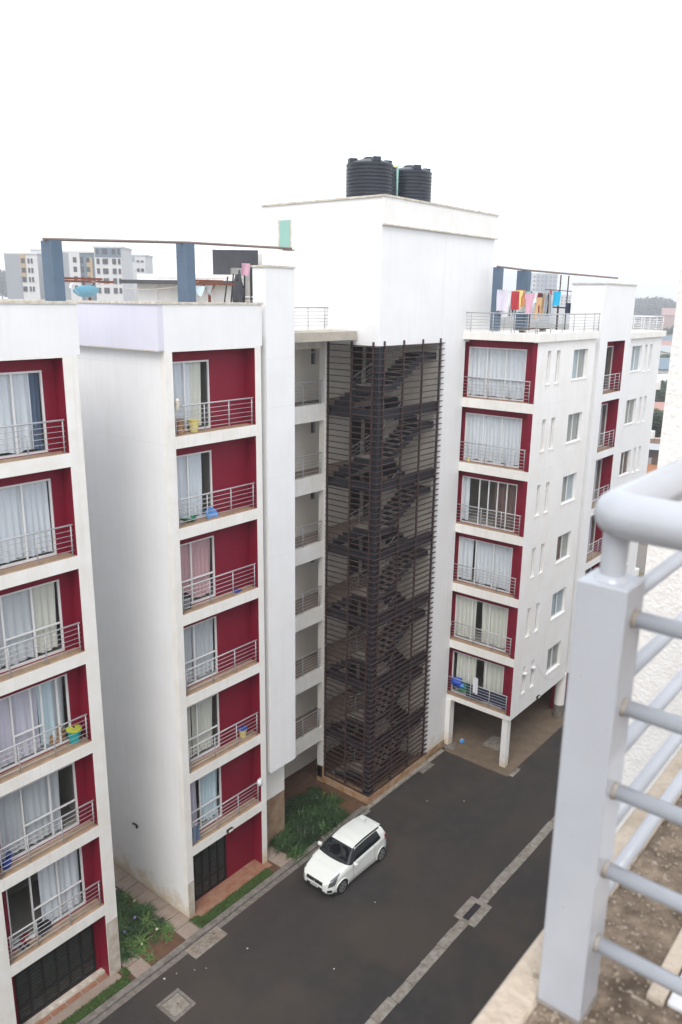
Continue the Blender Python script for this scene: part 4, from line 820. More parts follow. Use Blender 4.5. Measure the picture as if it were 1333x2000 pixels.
def plant(kind, mat, x_, y_, s_, label, group, flower=None):
    key = (kind, mat)
    if key not in pm: pm[key] = pb[kind].build('leaves', mat, None); me = pm[key].data; bpy.data.objects.remove(pm[key]); pm[key] = me
    o = bpy.data.objects.new('strap_leaf_plant', None); col.objects.link(o); o.location = (x_, y_, .06); o.rotation_euler = (0, 0, rr.uniform(0, 6.3)); o.scale = (s_, s_, s_*rr.uniform(.6, .85)); tag(o, label, 'plant', group)
    l = bpy.data.objects.new('leaves', pm[key]); col.objects.link(l); l.parent = o
    if flower:
        b = MB(); b.tube([(0, 0, 0), (.05, .02, .45), (.1, .03, .62)], .008, 5); f = b.build('flower_stem', 'leaf2', o)
        b = MB()
        for q in range(14):
            a = rr.uniform(0, 6.3); e = rr.uniform(-.3, 1.2); d = Vector((math.cos(a)*math.cos(e), math.sin(a)*math.cos(e), math.sin(e))); b.obox(Vector((.1, .03, .64))+d*.035, d*.026, d.orthogonal().normalized()*.010, (0, 0, .004))
        b.build('flower', flower, f)
pts1x = [(12.9, 22.2), (13.3, 21.1), (13.0, 21.9), (14.0, 21.7), (13.6, 22.9), (14.5, 22.2), (13.15, 20.7), (13.75, 20.6), (12.75, 20.4), (14.3, 20.5), (13.5, 21.7), (12.75, 21.3)]
G1 = 'strap-leaf plants in the bed between the two wings'
pts1 = [(13.0, 22.9), (13.7, 22.6), (14.3, 22.7), (13.4, 22.1), (14.1, 22.0), (14.45, 21.5), (13.1, 21.5), (13.8, 21.4), (12.8, 20.9), (13.5, 20.85), (14.2, 20.8), (13.2, 20.3), (13.9, 20.3), (12.9, 19.95), (14.5, 20.3), (13.55, 20.0), (14.0, 21.0), (14.6, 21.0)]
for i, (x_, y_) in enumerate(pts1+pts1x): plant(i % 3, ('leaf1', 'leaf2', 'leafd', 'leaf3')[i % 4], x_, y_, rr.uniform(.95, 1.25), 'green strap-leaf plant in the bed between the two wings', G1, )
plant(1, 'leaf1', 13.95, 20.62, 1.0, 'strap-leaf plant with a lilac flower in the middle of the bed', None, 'petal'); plant(1, 'leaf2', 13.35, 20.45, 1.0, 'strap-leaf plant with a pale lilac flower near the left block corner', None, 'petal'); plant(0, 'leaf1', 14.35, 22.35, .9, 'strap-leaf plant leaning a lilac flower over the slab path', None, 'petal'); plant(0, 'leaf2', 14.4, 21.3, 1.0, 'strap-leaf plant with a cream flower beside the slab path', None, 'petalw')
plant(2, 'leaf3', 13.35, 19.7, .8, 'light green tufted plant with cream blossom near the kerb', None, 'petalw'); plant(3, 'leaf3', 13.4, 19.2, 1.1, 'small bright green tuft closest to the slab stepping stone', None); plant(3, 'leaf3', 14.35, 19.45, 1.0, 'small bright tuft in front of the slab path end', None); plant(3, 'leaf2', 14.0, 19.75, 1.0, 'small green tuft with pale bloom in the bare soil', None, 'petalw')
plant(2, 'leaf3', 14.55, 19.75, .9, 'spreading bright green plant hugging the slab path', None); plant(2, 'leaf2', 14.5, 20.0, 1.0, 'spreading mid green plant hugging the slab path', None)
G2 = 'dark strap-leaf plants in the bed behind the car'
k_ = 0
for yy in range(8):
    for xx in range(11):
        x_ = 20.5+xx*.42+rr.uniform(-.15, .15); y_ = 19.05+yy*.33+rr.uniform(-.1, .1)
        if x_ > 24.6 or y_ > 21.35: continue
        if x_ > 23.9 and y_ < 19.9: continue
        if x_ < 20.9 and y_ > 20.8: continue
        m_ = rr.choice(('leaf1', 'leafd', 'leafd', 'leaf1', 'leaf2')); plant(rr.choice((0, 1, 2)), m_, x_, y_, rr.uniform(.95, 1.35), 'dark green strap-leaf plant packed in the bed behind the white car', G2)
plant(3, 'lime', 24.3, 20.6, 1.0, 'yellow-green plant at the back right of the bed by the stair plinth', None)
def lawn(name, x0, x1, y0, y1, n, seed):
    rnd = random.Random(seed); mb = MB(); mb.box(x0, x1, y0+.03, y1-.03, 0, .075)
    for i in range(n):
        x_, y_ = rnd.uniform(x0, x1), rnd.uniform(y0, y1)+.03*math.sin(i); a = rnd.uniform(0, 6.3); h = rnd.uniform(.03, .10); c, s_ = math.cos(a)*.012, math.sin(a)*.012; lx, ly = rnd.uniform(-.04, .04), rnd.uniform(-.04, .04)
        mb.poly([(x_-c, y_-s_, .07), (x_+c, y_+s_, .07), (x_+lx, y_+ly, .07+h)])
    tag(mb.build(name, 'grass'), kind='stuff')
lawn('grass', 15.5, 19.2, 18.9, 19.3, 5200, 5); lawn('grass', 6.0, 12.4, 18.9, 19.27, 7000, 6); lawn('grass', 15.35, 15.75, 18.9, 19.5, 500, 8); lawn('grass', 12.4, 12.6, 19.2, 19.6, 200, 9)

# ================================================================ white hatchback
def interp(tab, x_):
    if x_ <= tab[0][0]: return tab[0][1]
    for (a, va), (b, vb) in zip(tab, tab[1:]):
        if x_ <= b:
            t_ = (x_-a)/(b-a); t_ = t_*t_*(3-2*t_)*.5+t_*.5; return va+(vb-va)*t_
    return tab[-1][1]
CL = 3.72
ZB = [(0, .34), (.08, .24), (.5, .2), (3.2, .2), (3.6, .26), (3.72, .36)]                      # sill bottom
ZBELT = [(0, .60), (.06, .68), (.35, .80), (1.0, .92), (1.6, .96), (3.0, 1.02), (3.5, 1.05), (3.66, .98), (3.72, .86)]   # shoulder height
WB = [(0, .50), (.06, .62), (.25, .76), (.6, .82), (1.2, .845), (2.8, .845), (3.4, .80), (3.62, .72), (3.72, .58)]      # half width
ZR = [(0, .60), (.06, .70), (.35, .84), (.6, .91), (.98, .99), (1.10, 1.03), (1.62, 1.38), (1.85, 1.455), (2.3, 1.50), (2.9, 1.485), (3.3, 1.44), (3.42, 1.39), (3.60, 1.12), (3.68, .98), (3.72, .86)]   # centre-line
WR = [(0, .40), (.3, .60), (.9, .68), (1.1, .68), (1.65, .57), (2.3, .575), (3.0, .56), (3.35, .53), (3.5, .58), (3.72, .50)]      # half width at roof edge
def carpt(x_, v):     # v: 0 sill .. 1 centre line
    zb, zs, wb, zr, wr = interp(ZB, x_), interp(ZBELT, x_), interp(WB, x_), interp(ZR, x_), interp(WR, x_)
    zre = zs+max(0.0, (zr-zs))*.90
    P0, P1, P2, P3, P4, P5 = (wb*.95, zb), (wb*1.0, zb+(zs-zb)*.45), (wb*.975, zs-.05), (wb*.94, zs), (min(wr, wb*.93), zre), (0, zr)
    keys = [(0, P0), (.18, P1), (.36, P2), (.42, P3), (.72, P4), (1, P5)]
    for (a, pa), (b, pb_) in zip(keys, keys[1:]):
        if v <= b+1e-9:
            t_ = (v-a)/(b-a)
            if b == 1: # roof crown
                return pa[0]*(1-t_), pa[1]+(pb_[1]-pa[1])*(1-(1-t_)**2)
            y_, z_ = pa[0]+(pb_[0]-pa[0])*t_, pa[1]+(pb_[1]-pa[1])*t_
            if b == .72: y_ += .035*math.sin(t_*math.pi)
            if b in (.18,): y_ += .02*math.sin(t_*math.pi)
            return y_, z_
def car_patch(x0, x1, v0, v1, nx, nv, off, side, fx0=None, fx1=None):
    mb = MB(); grid = []
    for i in range(nx+1):
        row = []
        for j in range(nv+1):
            v = v0+(v1-v0)*j/nv; a = fx0(v) if fx0 else x0; b = fx1(v) if fx1 else x1; x_ = a+(b-a)*i/nx
            y_, z_ = carpt(x_, v); e = .01; y2, z2 = carpt(x_, min(1, v+e)); y1, z1 = carpt(x_, max(0, v-e)); tv = Vector((0, y2-y1, z2-z1))
            ya, za = carpt(min(CL, x_+.02), v); yb_, zb_ = carpt(max(0, x_-.02), v); tu = Vector((.04, ya-yb_, za-zb_)); nrm = tu.cross(tv).normalized()
            if nrm.z < 0 and abs(nrm.z) > abs(nrm.y): nrm = -nrm
            if abs(nrm.y) >= abs(nrm.z) and nrm.y < 0: nrm = -nrm
            p_ = Vector((x_, y_, z_))+nrm*off; row.append((p_.x, p_.y*side, p_.z))
        grid.append(row)
    i0 = 0
    for row in grid: mb.v += row
    for i in range(nx):
        for j in range(nv):
            a = i*(nv+1)+j; q = (a, a+nv+1, a+nv+2, a+1); mb.f.append(q if side > 0 else q[::-1])
    return mb
car = thing('parked_car', 'small white hatchback with black windows parked by the planting bed', 'car', (19.46, 16.98, 0.0), R(-1.0))
WX = (.72, 3.17); bm_ = MB(); NX, NV = 74, 44
for side in (1, -1):
    pt = car_patch(0, CL, 0, 1, NX, NV, 0, side); off = len(bm_.v); bm_.v += pt.v
    for f in pt.f:
        c = sum((Vector(pt.v[i]) for i in f), Vector())/4
        if any((c.x-wx)**2+(c.z-.31)**2 < .335**2 for wx in WX) and abs(c.y) > .5: continue
        bm_.f.append(tuple(i+off for i in f))
o = bm_.build('body', 'carpaint', car, smooth=True)
mbm = bmesh.new(); mbm.from_mesh(o.data); bmesh.ops.remove_doubles(mbm, verts=mbm.verts, dist=.0008); bmesh.ops.recalc_face_normals(mbm, faces=mbm.faces); mbm.to_mesh(o.data); mbm.free()
und = MB(); und.box(.15, 3.6, -.74, .74, .18, .25); und.box(.05, .5, -.6, .6, .24, .5); und.build('underbody', 'trim', car)
ends = MB()
for xx, s_ in ((0.0, -1), (CL, 1)):
    ring = [(xx, carpt(xx, v/20)[0], carpt(xx, v/20)[1]) for v in range(21)]; ring += [(x_, -y_, z_) for x_, y_, z_ in reversed(ring[:-1])]; ends.poly(ring if s_ > 0 else ring[::-1])
ends.build('end_panel', 'carpaint', car)
# glass
for side in (1, -1):
    car_patch(0, 0, .45, 1, 12, 22, .006, side, fx0=lambda v: 1.00+.24*((1-v)/.55)**2, fx1=lambda v: 1.60+.07*((1-v)/.55)**1.5).build('windscreen', 'carglass', car, smooth=True)
for side in (1, -1):
    car_patch(0, 0, .43, .735, 3, 8, .007, side, fx0=lambda v: 1.20+.40*(v-.43)/.305, fx1=lambda v: 1.36+.36*(v-.43)/.305).build('windscreen_pillar', 'trim', car, smooth=True)
    car_patch(0, 0, .445, .69, 20, 8, .006, side, fx0=lambda v: 1.32+.36*(v-.445)/.245, fx1=lambda v: 3.16-.10*(v-.445)/.245).build('side_window', 'carglass', car, smooth=True)
    car_patch(0, 0, .71, 1, 4, 10, .006, side, fx0=lambda v: 3.46, fx1=lambda v: 3.60).build('rear_window', 'carglass', car, smooth=True)
    car_patch(0, 0, .70, .735, 20, 2, .008, side, fx0=lambda v: 1.72, fx1=lambda v: 3.28).build('roof_gutter', 'trim', car, smooth=True)
    car_patch(.10, .52, .26, .64, 8, 8, .008, side, fx0=lambda v: .07+.15*(v-.26)/.38, fx1=lambda v: .34+.36*(v-.26)/.38).build('headlight', 'lamp', car, smooth=True)
    car_patch(.05, .2, .06, .16, 4, 4, .008, side).build('fog_lamp', 'trim', car)
    car_patch(0, 0, .30, .44, 5, 5, .010, side, fx0=lambda v: 3.40, fx1=lambda v: 3.66).build('tail_light', 'tail', car, smooth=True)
    car_patch(0, 0, .335, .35, 3, 2, .02, side, fx0=lambda v: 2.42, fx1=lambda v: 2.60).build('door_handle', 'carpaint', car)
    for dx in (1.33, 2.68): car_patch(0, 0, .08, .43, 1, 10, .002, side, fx0=lambda v, dx=dx: dx, fx1=lambda v, dx=dx: dx+.012).build('door_seam', 'trim', car)
    mr = MB(); mr.obox((1.36, .93*side, .99), (.06, .02*side, 0), (-.02, .09*side, 0), (0, 0, .065)); mr.build('wing_mirror', 'carpaint', car, smooth=False, bevel=.03); MB().obox((1.39, .85*side, .95), (.03, 0, 0), (0, .05, 0), (0, 0, .02)).build('mirror_stalk', 'trim', car)
    for wx in WX:
        wy = .74*side; w_ = node('wheel', car); w_.location = (wx, wy, .30)
        ty = MB(); rad = [(.20, -.09), (.28, -.095), (.298, -.07), (.30, 0), (.298, .07), (.28, .095), (.20, .09)]
        i0 = 0; n = 32
        for r_, y_ in rad:
            for q in range(n): a = 2*math.pi*q/n; ty.v.append((r_*math.cos(a), y_, r_*math.sin(a)))
        for j in range(len(rad)-1):
            for q in range(n): a, b = j*n+q, j*n+(q+1) % n; ty.f.append((a, b, b+n, a+n))
        ty.build('tyre', 'rubber', w_, smooth=True)
        rm = MB()
        for q in range(7):
            a = 2*math.pi*q/7; c, s_ = math.cos(a), math.sin(a)
            for da in (-.12, .12): c, s_ = math.cos(a+da), math.sin(a+da); rm.obox((c*.11, .085*side, s_*.11), (c*.095, 0, s_*.095), (-s_*.012, 0, c*.012), (0, .012, 0))
        rm.tube([(.2*math.cos(2*math.pi*q/24), .085*side, .2*math.sin(2*math.pi*q/24)) for q in range(25)], .014, 6); rm.tube([(0, .07*side, 0), (0, .10*side, 0)], .035, 12); rm.build('rim', 'alloy', w_)
        MB().tube([(0, -.06, 0), (0, .06*side, 0)], .2, 24).build('brake_disc', 'trim', w_)
        ar = MB(); ar.tube([(wx+.335*math.cos(a), carpt(min(CL, max(0, wx+.335*math.cos(a))), .12)[0]*side*.995, .31+.335*math.sin(a)) for a in [math.pi*(-.08+1.16*i/20) for i in range(21)]], .022, 6); ar.build('wheel_arch', 'carpaint', car, smooth=True)
        wl = MB(); wl.tube([(wx, .3*side, .33), (wx, .70*side, .33)], .33, 20); wl.build('wheel_well', 'trim', car)
b = MB(); b.obox((.02, 0, .60), (.03, 0, .012), (0, .40, 0), (-.012, 0, .062)); b.build('grille', 'trim', car, bevel=.01); b = MB(); b.obox((-.016, 0, .60), (.008, 0, 0), (0, .045, 0), (0, 0, .03)); b.build('emblem', 'alloy', car)
b = MB(); b.obox((.01, 0, .36), (.02, 0, 0), (0, .40, 0), (0, 0, .07)); b.build('lower_intake', 'trim', car, bevel=.01); b = MB(); b.obox((-.02, 0, .43), (.006, 0, 0), (0, .20, 0), (0, 0, .055)); pl_ = b.build('number_plate', 'plate', car)
b = MB()
for q in range(7): b.obox((-.028, -.15+q*.05, .44), (.001, 0, 0), (0, .013, 0), (0, 0, .026))
b.build('plate_characters', 'trim', pl_)
sp = MB(); sp.obox((3.39, 0, 1.402), (.105, 0, -.02), (0, .47, 0), (0, 0, .022)); sp.build('roof_spoiler', 'carpaint', car, bevel=.02)
MB().tube([(3.05, 0, 1.48), (3.16, 0, 1.62)], .008, 5).build('aerial', 'trim', car)
for s_ in (1, -1): MB().tube([(1.10, .1*s_+.3, 1.05), (1.22, -.25+.1*s_+.3, 1.135)], .007, 4).build('wiper', 'trim', car)

# ================================================================ own building: roof ledge, railing, near wall
N = thing('apartment_block', 'nearest block: rough white wall and gritty roof slab at the right edge', 'apartment block')
MB().box(-6, 6, -8, .44, 20.67, 20.97).build('roof', 'roofslab', N)
b = MB(); b.box(-6, 6, .441, .515, 20.55, 20.975); b.build('roof_edge', 'rooflip', N, bevel=.015)
MB().box(-6, 6, -8, .40, 0, 20.66).build('wall', 'white', N)
b = MB(); b.box(6.02, 9.5, -8, 1.865, 0, 27); b.build('wing_wall', 'rough', N)
MB().box(9.5, 46, -8, 1.0, 0, 21).build('far_wall', 'white', N)
b = MB(); b.box(1.25, 2.6, .268, .298, 20.968, 20.984); b.build('kerb_strip', 'rooflip', N, bevel=.004)
b = MB(); b.box(1.26, 2.6, .1, .264, 20.968, 20.979); o = b.build('cover_plate', 'pwhite', N, bevel=.003); MB().lathe(1.30, .235, [(.004, 20.979), (.004, 20.982), (.001, 20.983)], 10).build('screw', 'rust', o)
# grit lying on the slab
b = MB(); rg = random.Random(11)
for i in range(4200):
    x_, y_, s_ = rg.uniform(1.0, 3.2), rg.uniform(.05, .5), abs(rg.gauss(0, .0009))+.0006
    b.obox((x_, y_, 20.972+s_*.4), (s_, s_*.5, 0), (-s_*.5, s_, 0), (0, 0, s_*.7))
tag(b.build('grit', 'grit'), kind='stuff')
Rl = thing('railing', 'glossy pale grey tubular railing with a square corner post in the foreground', 'railing', (1.1605, .4075, 20.97))
def L(p): return (p[0]-1.1575, p[1]-.4075, p[2]-20.97)
MB().box(-.0395, .0395, -.0395, .0395, -.002, .80).build('corner_post', 'fgrail', Rl, bevel=.003)
MB().lathe(0, 0, [(.062, .0015), (.058, .005), (.0555, .007)], 4, cap=False).build('base_sealant', 'conc', Rl).rotation_euler = (0, 0, R(45))
for (z_, r_) in ((.80, .0225),):
    MB().lathe(0, 0, [(r_+.004, z_), (r_, z_+.006), (.0185, z_+.009)], 20, cap=False).build('weld_bead', 'fgrail', Rl, smooth=True)
MB().tube([(0, 0, .79), (0, 0, .90)], .0195, 24, cap=False).build('spigot', 'fgrail', Rl, smooth=True)
b = MB(); pts = [(-.016, -1.6, .905), (-.016, -.03, .905)]
for i in range(1, 9):
    a = math.pi/2*i/9; pts.append((.010-.026*math.cos(a), -.022+.026*math.sin(a), .905))
pts += [(.02, .004, .905), (3.4, .004, .905)]
b.tube(pts, .0345, 28); b.build('handrail', 'fgrail', Rl, smooth=True)
for k in range(5):
    z = .745-k*.15
    MB().tube([(0, -.038, z), (0, -.043, z), (0, -.047, z)], .0155, 16, r2=.0135).build('weld_bead', 'weld', Rl, smooth=True); MB().tube([(.038, 0, z), (.043, 0, z), (.047, 0, z)], .0155, 16, r2=.0135).build('weld_bead', 'weld', Rl, smooth=True)
    MB().tube([(0, -.03, z), (0, -1.6, z)], .0132, 16).build('rail_bar', 'fgrail', Rl, smooth=True); MB().tube([(.03, 0, z), (3.4, 0, z)], .0132, 16).build('rail_bar', 'fgrail', Rl, smooth=True)
for x_ in (1.7, 3.3): MB().box(x_-.02, x_+.02, -.02, .02, 0, .89).build('post', 'fgrail', Rl, bevel=.003)
MB().box(-.02, .02, -1.45, -1.41, 0, .89).build('post', 'fgrail', Rl, bevel=.003)

# ================================================================ background
HZ = 22.18
def bgb(label, u0, u1, vtop, t_, dep, mat, cat='apartment block', wins=(), stripes=(), z0=0, group=None, name='apartment_block'):
    """far building: pixel-free, set out in metres right of the view axis plane at distance t_"""
    k = t_/1550.34
    def W(u, d=0): 
        p_ = fw*(t_+d)+rt*(u-666.5)*k; return p_
    pL = Vector((fw.x*t_+rt.x*(u0-666.5)*k+up.x*412*k, fw.y*t_+rt.y*(u0-666.5)*k+up.y*412*k, 0)); w_ = (u1-u0)*k; h = HZ+(590-vtop)*k
    ang = math.atan2(rt.y, rt.x)
    o = thing(name, label, cat, (pL.x, pL.y, 0), ang, group)
    MB().box(0, w_, 0, dep, z0, h).build('wall', mat, o); MB().box(-.3, w_+.3, -.3, dep+.3, h, h+.5).build('roof', 'bgwhite', o)
    for (a, b_, c, d_, mt) in stripes: MB().box((a-u0)*k, (b_-u0)*k, -.25, 0, HZ+(590-d_)*k, HZ+(590-c)*k).build('wall_panel', mt, o)
    wm_ = {}
    for (u, v, ww, hh) in wins:
        key = (ww, hh)
        if key not in wm_: wm_[key] = MB().box(-ww*k/2, ww*k/2, -.32, .1, -hh*k/2, hh*k/2).build('window', 'bgwin', o); c = wm_[key]
        else: c = wm_[key].copy(); col.objects.link(c)
        c.location = ((u-u0)*k, 0, HZ+(590-v)*k)
    return o
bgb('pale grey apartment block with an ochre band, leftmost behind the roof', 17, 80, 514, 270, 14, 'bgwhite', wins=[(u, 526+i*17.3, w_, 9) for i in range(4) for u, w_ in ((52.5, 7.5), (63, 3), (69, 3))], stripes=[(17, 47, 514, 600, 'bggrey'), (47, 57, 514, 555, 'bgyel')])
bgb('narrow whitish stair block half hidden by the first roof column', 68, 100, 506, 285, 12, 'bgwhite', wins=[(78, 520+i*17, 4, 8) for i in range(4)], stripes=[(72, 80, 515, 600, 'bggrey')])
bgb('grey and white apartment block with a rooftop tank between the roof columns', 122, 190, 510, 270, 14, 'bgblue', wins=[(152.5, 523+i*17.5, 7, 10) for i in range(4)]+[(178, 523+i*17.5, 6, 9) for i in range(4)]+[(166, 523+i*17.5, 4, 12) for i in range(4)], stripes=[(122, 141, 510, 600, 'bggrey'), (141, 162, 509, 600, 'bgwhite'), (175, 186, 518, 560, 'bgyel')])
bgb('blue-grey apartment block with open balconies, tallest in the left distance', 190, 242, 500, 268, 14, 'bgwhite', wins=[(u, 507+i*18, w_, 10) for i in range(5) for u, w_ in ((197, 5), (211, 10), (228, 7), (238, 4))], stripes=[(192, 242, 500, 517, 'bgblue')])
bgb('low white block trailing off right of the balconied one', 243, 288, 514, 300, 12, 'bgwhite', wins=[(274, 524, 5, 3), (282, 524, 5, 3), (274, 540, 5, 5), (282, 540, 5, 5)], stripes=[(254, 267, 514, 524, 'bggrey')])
t = thing('water_tank', 'round white tank on the grey and white distant block', 'water tank', (163.4, 252.5, 0)); 
def at(u, v, t_): return Vector((0, 0, CAMH))+(fw+rt*(u-666.5)/1550.34-up*(v-1000)/1550.34)*t_
pt = at(135, 508, 273); t.location = (pt.x, pt.y, pt.z-.3); MB().lathe(0, 0, [(1.5, 0), (1.6, .2), (1.6, 2.2), (.4, 2.5)], 20).build('shell', 'bgwhite', t); MB().lathe(0, 0, [(.4, 2.5), (.4, 2.7), (.05, 2.75)], 12).build('lid', 'bggrey', t)
# right distance
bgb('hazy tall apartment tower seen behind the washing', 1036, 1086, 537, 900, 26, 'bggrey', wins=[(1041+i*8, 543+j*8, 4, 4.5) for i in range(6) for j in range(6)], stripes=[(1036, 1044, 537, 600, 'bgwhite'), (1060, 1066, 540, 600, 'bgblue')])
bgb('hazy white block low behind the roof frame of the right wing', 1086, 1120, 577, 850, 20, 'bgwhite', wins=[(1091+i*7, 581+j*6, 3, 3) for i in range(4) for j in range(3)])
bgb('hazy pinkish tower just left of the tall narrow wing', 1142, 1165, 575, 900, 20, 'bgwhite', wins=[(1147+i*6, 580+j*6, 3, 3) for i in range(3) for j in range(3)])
# trees
def crown_mesh(name, n, rx, rz, seed, ls, mat):
    rnd = random.Random(seed); mb = MB(); cl = [(Vector((rnd.gauss(0, .45)*rx, rnd.gauss(0, .45)*rx, rnd.uniform(-.7, .75)*rz)), rnd.uniform(.25, .5)*rx) for _ in range(13)]
    for i in range(n):
        c, r_ = rnd.choice(cl); d = Vector((rnd.gauss(0, 1), rnd.gauss(0, 1), rnd.gauss(0, 1))).normalized(); p_ = c+d*r_*rnd.uniform(.75, 1.05); a = Vector((rnd.gauss(0, 1), rnd.gauss(0, 1), rnd.gauss(0, .6))).normalized(); b = d.cross(a).normalized(); s_ = ls*rnd.uniform(.5, 1.3)
        mb.poly([p_-a*s_, p_-b*s_*.5, p_+a*s_, p_+b*s_*.5])
    me = bpy.data.meshes.new(name); me.from_pydata(mb.v, [], mb.f); me.materials.append(M[mat]); return me
crowns = [crown_mesh('crown', 2600, 5, 3.6, 21, .55, 'leaf1'), crown_mesh('crown', 2600, 5, 4.2, 22, .55, 'leaf2'), crown_mesh('crown', 2400, 4.5, 3.4, 23, .5, 'leafd'), crown_mesh('crown', 2000, 4, 3, 24, .5, 'leaf3')]
trk = MB().tube([(0, 0, 0), (.1, 0, 2.5), (-.1, .1, 5.5)], .28, 8, r2=.12); trk.tube([(0, 0, 3), (1.4, .3, 5.5)], .12, 6, r2=.05); trk.tube([(0, 0, 3.2), (-1.2, -.6, 5.8)], .12, 6, r2=.05)
tk = trk.build('trunk', 'bark', None); tkm = tk.data; bpy.data.objects.remove(tk)
def tree(u, vbase, vtop, kind, label, zg=0, group=None):
    t_ = (HZ-zg)*1550.34/max(1, (vbase-593)); p_ = at(u, vbase, t_); h = (vbase-vtop)/1550.34*t_
    o = thing('tree', label, 'tree', (p_.x, p_.y, 0), rr.uniform(0, 6), group); s_ = h/9.5; o.scale = (s_, s_, s_)
    a = bpy.data.objects.new('trunk', tkm); col.objects.link(a); a.parent = o; a = bpy.data.objects.new('crown', crowns[kind]); col.objects.link(a); a.parent = o; a.location = (0, 0, 5.8)
tree(1283, 868, 788, 2, 'dark green tree just above the rubble wall in the right gap'); tree(1272, 850, 806, 1, 'bushy tree left of the dark one above the rubble wall'); tree(1296, 835, 795, 1, 'mid green tree behind the dark one in the right gap')
tree(1290, 790, 742, 0, 'tree between the pink and the white roofs'); tree(1275, 775, 735, 2, 'dark tree beside the white roof at the wall edge'); tree(1300, 770, 738, 1, 'green tree right of the white roof')
tree(1298, 735, 695, 2, 'tree behind the yellow-green bush in the right gap'); tree(1284, 712, 684, 3, 'yellow-green bush among the distant roofs'); tree(1262, 720, 690, 2, 'dark tree hidden partly by the far wing')
tree(1310, 668, 632, 2, 'dark round tree right of the far roof railing'); tree(1318, 660, 634, 0, 'small distant tree against the rough white wall edge')
for (u, vb, vt, kd, l) in [(1246, 626, 588, 0, 'hazy tree at the left of the distant wooded rise'), (1254, 626, 586, 2, 'hazy tree second from the left on the wooded rise'), (1263, 626, 587, 0, 'hazy tree in the middle left of the wooded rise'), (1272, 627, 584, 2, 'tallest hazy tree on the wooded rise'), (1281, 626, 586, 0, 'hazy tree right of the tallest on the wooded rise'), (1290, 627, 588, 2, 'hazy tree on the right shoulder of the wooded rise'), (1299, 628, 589, 0, 'hazy tree at the right end of the wooded rise'), (1306, 630, 596, 2, 'low hazy tree beyond the right end of the wooded rise')]: tree(u, vb+8, vt, kd, l)
tree(1100, 612, 584, 0, 'hazy tree low behind the roof frame'); tree(1128, 612, 581, 2, 'hazy tree left of the pinkish tower'); tree(1112, 612, 583, 0, 'hazy tree between the frame and the pinkish tower')
tree(8, 606, 553, 0, 'pale tree at the far left behind the parapet'); tree(-8, 608, 548, 2, 'tree cut by the left frame edge behind the parapet'); tree(1235, 612, 588, 0, 'hazy tree behind the tall narrow wing')
for (u, vb, vt, kd, l) in [(1276, 700, 678, 1, 'small green tree between the grey and the red roofs'), (1292, 752, 722, 2, 'dark tree just below the white roof'), (1280, 828, 798, 0, 'green bush before the pink-roofed house'), (1297, 862, 822, 2, 'dark bush at the right above the rubble wall'), (1270, 745, 712, 0, 'green tree left of the white roof'), (1287, 690, 672, 2, 'dark little tree among the far roofs'), (1306, 715, 690, 1, 'green tree right of the blue roof')]: tree(u, vb, vt, kd, l)
tag(MB().tube([(300, 100, -40), (900, 250, -40)], 46, 20).build('hill', 'ground'), kind='structure')
def house(u, v, t_, w_, d_, h, roof, label, wall='wallcream', zg=0, ang=.2):
    p_ = at(u, v, t_); o = thing('house', label, 'house', (p_.x, p_.y, 0), ang); MB().box(-w_/2, w_/2, -d_/2, d_/2, 0, h).build('wall', wall, o)
    b = MB(); e = .6; z0, z1 = h, h+w_*.24; b.v += [(-w_/2-e, -d_/2-e, z0), (w_/2+e, -d_/2-e, z0), (w_/2+e, d_/2+e, z0), (-w_/2-e, d_/2+e, z0), (0, -d_/2-e, z1), (0, d_/2+e, z1)]; b.f += [(0, 1, 4), (1, 2, 5, 4), (2, 3, 5), (3, 0, 4, 5), (3, 2, 1, 0)]; b.build('roof', roof, o)
    for q in (-.25, .25): MB().box(-w_/2-.06, -w_/2+.05, q*d_-.6, q*d_+.6, 1.0, 2.2).build('window', 'bgwin', o)
    MB().box(-w_/2-.05, -w_/2+.04, -.45, .45, 0, 2.1).build('door', 'bark', o); return o
def hz(v, z): return (HZ-z)*1550.34/(v-592)
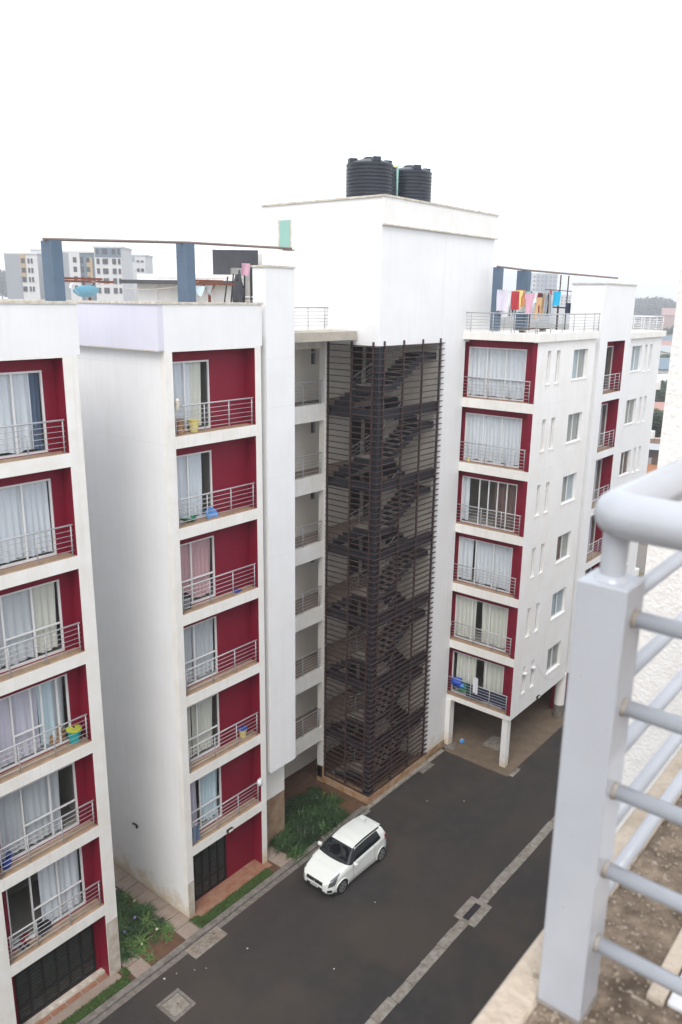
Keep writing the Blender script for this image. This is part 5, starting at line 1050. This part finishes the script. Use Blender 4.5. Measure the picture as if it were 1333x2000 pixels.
house(1298, 785, hz(785, 4), 7, 8, 3, 'roofpink', 'house with a faded pink roof above the rubble wall', ang=.5); house(1300, 728, hz(728, 5), 9, 12, 3.2, 'roofwhite', 'house with a bright white metal roof in the right gap', ang=.8); house(1296, 706, hz(706, 5), 12, 13, 4, 'roofblue', 'house with a dark blue roof above the white one', wall='bgwhite', ang=.3)
house(1306, 683, hz(683, 5), 14, 14, 4, 'roofgrey', 'house with a grey roof in the distant settlement', ang=.5); house(1298, 674, hz(674, 5), 15, 15, 4, 'roofpink', 'house with a dusty red roof in the distant settlement', ang=.1); house(1300, 665, hz(665, 5), 16, 16, 4, 'roofblue', 'house with a pale blue roof in the distant settlement', wall='bgwhite', ang=.2)
house(1322, 620, hz(628, 5), 26, 26, 12, 'roofpink', 'hazy pink-walled house right of the wooded rise', wall='roofpink', ang=.3); house(1285, 855, hz(868, 2), 2.5, 2.5, 2.2, 'roofgrey', 'tiny grey shed behind the rubble wall', wall='bggrey', ang=.3)
p0, p1 = at(1200, 882, hz(882, 0)), at(1360, 886, hz(886, 0)); d = (p1-p0); d.z = 0
t = thing('boundary_wall', 'rough rubble stone boundary wall behind the orange yard', 'wall', (p0.x, p0.y, 0), math.atan2(d.y, d.x)); MB().box(0, d.length, 0, .4, 0, 2.9).build('wall', 'stone', t); MB().box(0, d.length, -.03, .43, 2.9, 3.0).build('coping', 'coping', t)
tag(MB().box(76, 131, 14, 60, -.3, .0).build('yard', 'orange'), kind='structure')

# ================================================================ air
hz_ = MB().box(-120, 1150, -350, 620, -3, 60).build('haze', 'white')
hm = bpy.data.materials.new('haze_air'); hm.use_nodes = True; hn = hm.node_tree; hn.nodes.clear(); ho = hn.nodes.new('ShaderNodeOutputMaterial'); hv = hn.nodes.new('ShaderNodeVolumePrincipled')
hv.inputs['Color'].default_value = (.93, .95, 1, 1); hv.inputs['Density'].default_value = .0009; hv.inputs['Anisotropy'].default_value = .2; hn.links.new(hv.outputs[0], ho.inputs['Volume'])
hz_.data.materials.clear(); hz_.data.materials.append(hm); tag(hz_, kind='stuff')
